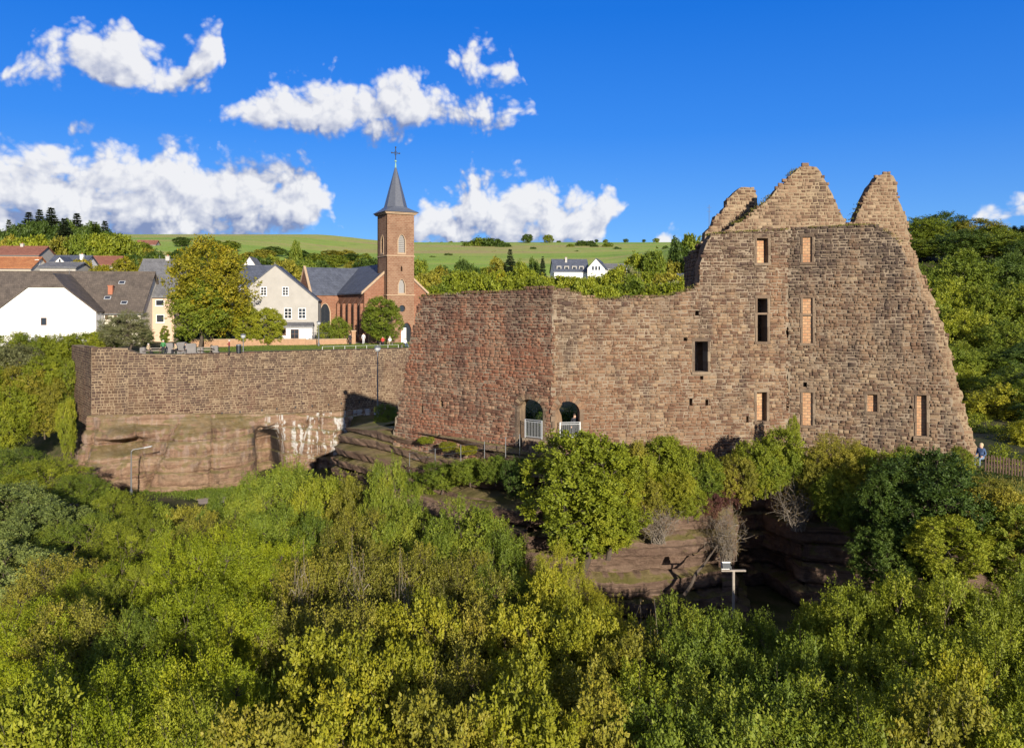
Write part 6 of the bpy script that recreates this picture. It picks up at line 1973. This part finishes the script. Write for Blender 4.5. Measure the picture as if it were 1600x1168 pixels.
lamp_post(590, 541, 655, 78, 'globe', 'tall thin lamp post standing before the retaining wall')
lamp_post(380, 522, 556, 99, 'globe', 'lantern post beside the waste bin on the lawn')
lamp_post(498, 502, 538, 117, 'globe', 'slim lamp post beside the cream gabled house')
lamp_post(205, 697, 768, 85, 'arm', 'street lamp with slanted arm on the path below the cliff')
# floodlight mast
pb = W(1146, 960, 40.5); zt_ = W(1146, 892, 40.5).z
fl = empty('floodlight_mast', (pb.x, pb.y, G(pb.x, pb.y))); tag(fl, 'wooden T-shaped mast with a floodlight at the cliff foot', 'floodlight')
h_ = zt_ - fl.location.z
MB().tube([(0, 0, -0.3), (0, 0, h_)], 0.075, 8).build('post', MATS['wood_grey'], fl)
MB().box(-0.62, 0.62, -0.06, 0.06, h_, h_ + 0.08).build('cross_arm', MATS['wood_grey'], fl)
Mf = Matrix.Translation((-0.36, 0.05, h_ + 0.28)) @ Matrix.Rotation(RAD(-25), 4, 'X')
fh = MB().box(-0.2, 0.2, -0.1, 0.1, -0.15, 0.15, 0, Mf).build('lamp_housing', MATS['iron_dark'], fl)
MB().box(-0.22, 0.22, 0.1, 0.12, -0.17, 0.17, 0, Mf).box(-0.2, 0.2, -0.13, -0.1, 0.11, 0.16, 0, Mf).build('lamp_glass', MATS['metal_pale'], fh)
MB().tube([(-0.12, 0, h_ + 0.05), (-0.12, 0.03, h_ + 0.25)], 0.03, 6).build('bracket', MATS['metal_grey'], fl)
# antenna mast beyond the ruin
p = W(1108, 355, 180)
am = empty('antenna_mast', (p.x, p.y, G(p.x, p.y))); tag(am, 'thin antenna mast rising behind the ruin', 'mast')
ah = W(1108, 320, 180).z - am.location.z
MB().tube([(0, 0, -0.5), (0, 0, ah)], [0.12, 0.05], 6).build('pole', MATS['metal_grey'], am)
for z in (ah - 1.5, ah - 0.6): MB().tube([(-0.5, 0, z), (0.5, 0, z)], 0.03, 5).build('aerial', MATS['metal_grey'], am)
# dead trunk leaning on the ledges
a = W(1068, 930, 43.2); b = W(1122, 850, 45.0)
dt = empty('dead_tree', a); tag(dt, 'bare dead tree trunk leaning against the mossy ledges', 'dead tree')
dl = MB().tube(wander(a, b, np.random.default_rng(2), 6, 0.02), [0.10, 0.10, 0.09, 0.07, 0.055, 0.03], 8).tube([b.lerp(a, 0.2), b.lerp(a, 0.2) + Vector((0.3, 0, 0.5))], [0.04, 0.012], 6).build('trunk', MATS['bark'], dt)
dl.matrix_parent_inverse = Matrix.Translation(a).inverted()


def waste_bin(px, py, d):
    p = W(px, py, d); o = empty('waste_bin', (p.x, p.y, LAWN_Z)); tag(o, 'black waste bin beside the lantern post', 'bin')
    MB().lathe([(0.26, 0), (0.3, 0.05), (0.32, 0.95), (0.34, 0.97)], 12).build('body', MATS['iron_dark'], o); MB().lathe([(0.35, 0), (0.3, 0.12), (0.1, 0.18)], 12, (0, 0, 0.98)).build('lid', MATS['metal_grey'], o)


waste_bin(373, 556, 98.5)


def picnic_table(px, d, rz, label):
    p = W(px, 0, d); o = empty('picnic_table', (p.x, p.y, LAWN_Z), rz); tag(o, label, 'table')
    for i in range(4): MB().box(-0.9, 0.9, -0.36 + i * 0.185, -0.36 + i * 0.185 + 0.17, 0.70, 0.75).build('plank', MATS['wood_grey'], o)
    for s in (-1, 1):
        for k in range(2): MB().box(-0.9, 0.9, s * 0.72 - 0.13 + k * 0.14, s * 0.72 - 0.01 + k * 0.14, 0.42, 0.46).build('seat_plank', MATS['wood_grey'], o)
        MB().box(s * 0.6 - 0.04, s * 0.6 + 0.04, -0.8, 0.8, 0.36, 0.42).box(s * 0.6 - 0.04, s * 0.6 + 0.04, -0.36, 0.36, 0.64, 0.70).build('frame', MATS['wood_brown'], o)
        for t in (-1, 1): MB().tube([(s * 0.6, t * 0.6, 0), (s * 0.6, t * 0.25, 0.7)], 0.045, 6).build('leg', MATS['wood_brown'], o)
    return o


picnic_table(243, 97.4, 0.15, 'weathered picnic table between the seated visitor and the green jacket')
picnic_table(322, 99.0, 0.2, 'low picnic table on the lawn beside the grey stone blocks')


def stone_slab(px, d, w, h, label, t=0.3):
    h *= 0.8
    p = W(px, 0, d); o = empty('stone_stele', (p.x, p.y, LAWN_Z), rngw.uniform(-0.2, 0.3)); tag(o, label, 'stele')
    q = [(-w / 2, 0), (w / 2, 0), (w / 2, h * 0.93), (w * 0.3, h), (-w * 0.35, h * 0.98), (-w / 2, h * 0.9)]
    MB().extrude(q, [], 0, t).build('slab', MATS['block_grey'], o)
    MB().box(-w / 2 - 0.15, w / 2 + 0.15, -0.15, t + 0.15, -0.1, 0.12).build('plinth', MATS['block_grey'], o)


stone_slab(222, 96.4, 0.6, 1.1, 'small pale grey stone slab beside the bastion', 0.4)
stone_slab(264, 99.2, 0.9, 1.6, 'tall grey stone slab behind the green jacket', 0.3)
stone_slab(283, 99.6, 1.3, 1.7, 'wide grey stone slab beyond the picnic table', 0.3)
stone_slab(298, 97.8, 1.2, 1.6, 'broad grey stone slab nearest the lawn corner', 0.35)
stone_slab(312, 98.6, 0.7, 0.9, 'low grey stone slab beside the low picnic table', 0.4)
stone_slab(335, 100.2, 0.8, 1.1, 'grey stone slab on the lawn next to the red jacket', 0.4)

# low white rail round the lawn edge
rl = empty('lawn_rail', (-24.5, 104, LAWN_Z)); tag(rl, 'thin white rail along the lawn above the retaining wall', 'rail')
pr = [tp[3].world(tp[3].uv(507, 550)[0] + k, 1.0, 0) for k in np.linspace(0, 10.5, 8)]
for i, q in enumerate(pr):
    o = MB().tube([(0, 0, 0), (0, 0, 0.55)], 0.025, 5).build('post', MATS['white_paint'], rl); o.location = (q.x + 24.5, q.y - 104, 0)
MB().tube([(q.x + 24.5, q.y - 104, 0.55) for q in pr], 0.018, 5).build('rail', MATS['metal_pale'], rl)
# wire fence along the path on the ledges
wf = empty('wire_fence', (-5, 50, -6)); tag(wf, 'thin metal post and wire fence along the rock ledges', 'fence')
wp = [W(px, py, d) for (px, py, d) in ((640, 728, 57.2), (680, 722, 54.9), (720, 717, 52.9), (757, 712, 51.3), (790, 706, 50.0), (812, 702, 49.4))]
for q in wp:
    o = MB().tube([(0, 0, -0.35), (0, 0, 0.95)], 0.025, 5).build('post', MATS['metal_grey'], wf); o.location = q - Vector((-5, 50, -6))
for z in (0.45, 0.9): MB().tube([q - Vector((-5, 50, -6)) + Vector((0, 0, z)) for q in wp], 0.011, 4).build('wire', MATS['metal_grey'], wf)
# paling fence and dry hedge on the bank
pa = W(1540, 728, 46.5)
pfn = empty('paling_fence', (pa.x, pa.y, pa.z), RAD(-7)); tag(pfn, 'dark wooden paling fence on the bank beside the ruin', 'fence')
me = MB().box(-0.035, 0.035, -0.02, 0.02, -0.3, 0.66).mesh('paling', MATS['wood_brown'])
for i in range(34):
    o = link('paling', me, pfn, (i * 0.16, 0, rngw.uniform(-0.03, 0.03) - 0.018 * i)); o.rotation_euler = (0, rngw.uniform(-0.04, 0.04), 0)
for z in (0.15, 0.5): MB().tube([(0, 0.04, z), (5.4, 0.04, z - 0.61)], 0.03, 5).build('rail', MATS['wood_brown'], pfn)


# ================================================================== people
def person(px, py, d, rz, pose, top, legs, hair, label, zg=None, scale=1.0):
    z = W(px, py, d).z if zg is None else zg
    p = W(px, py, d)
    J = {'pel': (0, 0, 0.95), 'wai': (0, 0.01, 1.1), 'che': (0, 0, 1.32), 'nec': (0, 0.0, 1.47), 'hea': (0, -0.02, 1.58), 'top': (0, -0.01, 1.68)}
    for s, n in ((-1, 'l'), (1, 'r')):
        J.update({'sh' + n: (s * 0.18, 0, 1.42), 'el' + n: (s * 0.25, 0.03, 1.14), 'wr' + n: (s * 0.25, -0.08, 0.90), 'ha' + n: (s * 0.245, -0.11, 0.80), 'th' + n: (s * 0.205, -0.13, 0.86),
                  'hi' + n: (s * 0.09, 0, 0.90), 'kn' + n: (s * 0.11, -0.02, 0.50), 'an' + n: (s * 0.11, 0.02, 0.09), 'to' + n: (s * 0.125, -0.15, 0.04)})
    if pose == 'walk':
        J['knl'] = (-0.1, -0.14, 0.51); J['anl'] = (-0.1, -0.16, 0.09); J['tol'] = (-0.11, -0.33, 0.05)
        J['knr'] = (0.1, 0.06, 0.5); J['anr'] = (0.1, 0.27, 0.15); J['tor'] = (0.11, 0.14, 0.03)
        J['ell'] = (-0.24, 0.12, 1.15); J['wrl'] = (-0.24, 0.14, 0.92); J['hal'] = (-0.24, 0.13, 0.82); J['thl'] = (-0.2, 0.09, 0.87)
        J['elr'] = (0.24, -0.06, 1.14); J['wrr'] = (0.23, -0.22, 0.96); J['har'] = (0.22, -0.29, 0.89); J['thr'] = (0.18, -0.27, 0.95)
    if pose == 'phone':
        for s, n in ((-1, 'l'), (1, 'r')):
            J['el' + n] = (s * 0.24, -0.04, 1.16); J['wr' + n] = (s * 0.1, -0.27, 1.24); J['ha' + n] = (s * 0.05, -0.33, 1.29); J['th' + n] = (s * 0.03, -0.29, 1.32)
    if pose == 'sit':
        for k in list(J):
            x, y, zz = J[k]
            if k == 'top' or k[:2] not in ('kn', 'an', 'to'): J[k] = (x, y + 0.0, zz - 0.43)
        for s, n in ((-1, 'l'), (1, 'r')):
            J['kn' + n] = (s * 0.13, -0.43, 0.50); J['an' + n] = (s * 0.13, -0.42, 0.09); J['to' + n] = (s * 0.14, -0.60, 0.04)
            J['wr' + n] = (s * 0.19, -0.22, 0.60); J['ha' + n] = (s * 0.15, -0.31, 0.58); J['th' + n] = (s * 0.11, -0.27, 0.62)
    names = list(J)
    idx = {n: i for i, n in enumerate(names)}
    E = [('pel', 'wai', 't'), ('wai', 'che', 't'), ('che', 'nec', 't'), ('nec', 'hea', 's'), ('hea', 'top', 's')]
    for n in 'lr':
        E += [('che', 'sh' + n, 't'), ('sh' + n, 'el' + n, 't'), ('el' + n, 'wr' + n, 't'), ('wr' + n, 'ha' + n, 's'), ('wr' + n, 'th' + n, 's'), ('pel', 'hi' + n, 'l'), ('hi' + n, 'kn' + n, 'l'), ('kn' + n, 'an' + n, 'l'), ('an' + n, 'to' + n, 'd')]
    Rd = {'pel': (0.15, 0.11), 'wai': (0.14, 0.10), 'che': (0.17, 0.12), 'nec': (0.085, 0.085), 'hea': (0.125, 0.14), 'top': (0.085, 0.095), 'sh': (0.075, 0.075), 'el': (0.05, 0.05), 'wr': (0.037, 0.037), 'ha': (0.03, 0.022), 'th': (0.015, 0.015), 'hi': (0.10, 0.10), 'kn': (0.065, 0.065), 'an': (0.045, 0.05), 'to': (0.045, 0.035)}
    me = bpy.data.meshes.new('tmp')
    me.from_pydata([J[n] for n in names], [(idx[a], idx[b]) for a, b, _ in E], [])
    tmp = bpy.data.objects.new('tmp', me); COL.objects.link(tmp)
    md = tmp.modifiers.new('s', 'SKIN')
    for n in names:
        sv = me.skin_vertices[0].data[idx[n]]
        sv.radius = Rd[n] if n in Rd else Rd[n[:2]]
        sv.use_root = (n == 'pel')
    tmp.modifiers.new('u', 'SUBSURF').levels = 1
    dg = bpy.context.evaluated_depsgraph_get()
    mesh = bpy.data.meshes.new_from_object(tmp.evaluated_get(dg))
    bpy.data.objects.remove(tmp)
    mesh.name = 'body'
    mesh.materials.clear()
    for m_ in (top, legs, 'skin', 'cloth_dark'): mesh.materials.append(MATS[m_])
    segs = [(Vector(J[a]), Vector(J[b]), {'t': 0, 'l': 1, 's': 2, 'd': 3}[k]) for a, b, k in E]
    for pg in mesh.polygons:
        c = pg.center
        best = None
        for a, b, k in segs:
            ab = b - a; t = max(0, min(1, (c - a).dot(ab) / ab.length_squared)); dd = (c - a - ab * t).length
            if best is None or dd < best[0]: best = (dd, k)
        pg.material_index = best[1]; pg.use_smooth = True
    o = empty('person', (p.x, p.y, z), rz); o.scale = (scale,) * 3
    tag(o, label, 'person')
    bo = link('body', mesh, o)
    hx, hy, hz = J['top']
    prof = [(0.10, -0.13), (0.118, -0.05), (0.108, 0.03), (0.07, 0.075), (0.01, 0.09)]
    hm = MB().lathe(prof, 10, (hx, hy + 0.03, hz - 0.0)).mesh('hair', MATS[hair], True)
    link('hair', hm, o)
    return o


LZ = LAWN_Z
person(232, 552, 96.8, 1.2, 'sit', 'cloth_tan', 'cloth_dark', 'hair_grey', 'seated visitor in a pale jacket at the weathered picnic table', LZ)
person(255, 555, 96.6, 0.4, 'stand', 'cloth_green', 'cloth_dark', 'hair_grey', 'person in a green jacket standing by the picnic table', LZ)
person(274, 552, 98.2, -0.6, 'sit', 'cloth_tan', 'cloth_dark', 'hair_dark', 'seated person in a tan coat between the grey stone slabs', LZ)
person(290, 552, 98.0, 0.9, 'sit', 'cloth_dark', 'cloth_dark', 'hair_dark', 'seated person in dark clothes beside the broad stone slab', LZ)
person(358, 556, 97.4, -1.2, 'phone', 'cloth_red', 'cloth_dark', 'hair_grey', 'person in a dark red jacket standing on the lawn holding something up', LZ)
person(568, 537, 121.5, 0.3, 'walk', 'cloth_white', 'cloth_white', 'hair_dark', 'person in white clothes walking through the church gate', LZ)
person(547, 538, 120.5, 0.5, 'stand', 'cloth_dark', 'cloth_dark', 'hair_dark', 'person in black standing beside the church gate pier', LZ)
person(598, 539, 119.5, 0.2, 'sit', 'cloth_bright_red', 'cloth_dark', 'hair_dark', 'seated person in a red top under the round tree', LZ)
person(609, 539, 119.7, -0.2, 'sit', 'cloth_white', 'cloth_tan', 'hair_grey', 'seated person in a white top under the round tree', LZ)
person(633, 545, 113.5, 0.6, 'sit', 'cloth_white', 'cloth_blue', 'hair_fair', 'fair-haired person sitting at the lawn edge beside the ruin end', LZ)
person(1533, 716, 45.8, -1.0, 'sit', 'cloth_blue', 'cloth_jeans', 'hair_fair', 'fair-haired visitor in jeans sitting on the bank by the paling fence', W(1533, 728, 45.8).z)
q = plB.world(plB.uv(898, 660)[0], 0.75, 0)
person(898, 680, q.y, 0.1, 'stand', 'cloth_dark', 'cloth_dark', 'hair_dark', 'visitor in dark clothes standing behind the railing in the lower arch', plB.uv(898, 690)[1])
# benches for the seated people
for (px, py, d, rz, lb) in ((232, 552, 96.8, 1.2, 'plain bench under the seated visitor in the pale jacket'), (274, 552, 98.2, -0.6, 'plain bench under the person in the tan coat'), (290, 552, 98.0, 0.9, 'plain bench under the seated person in dark clothes'), (603.5, 539, 119.6, 0.0, 'wide bench under the two people beneath the round tree'), (633, 545, 113.5, 0.6, 'plain bench beside the ruin end on the lawn')):
    p = W(px, py, d); o = empty('bench', (p.x, p.y, LZ), rz); tag(o, lb, 'bench')
    w_ = 1.2 if px == 603.5 else 0.7
    for k in range(3): MB().box(-w_, w_, -0.14 + k * 0.15, -0.01 + k * 0.15, 0.36, 0.405).build('seat_plank', MATS['wood_brown'], o)
    for s in (-1, 1): MB().box(s * w_ * 0.75 - 0.05, s * w_ * 0.75 + 0.05, -0.1, 0.26, -0.05, 0.36).build('leg', MATS['block_grey'], o)
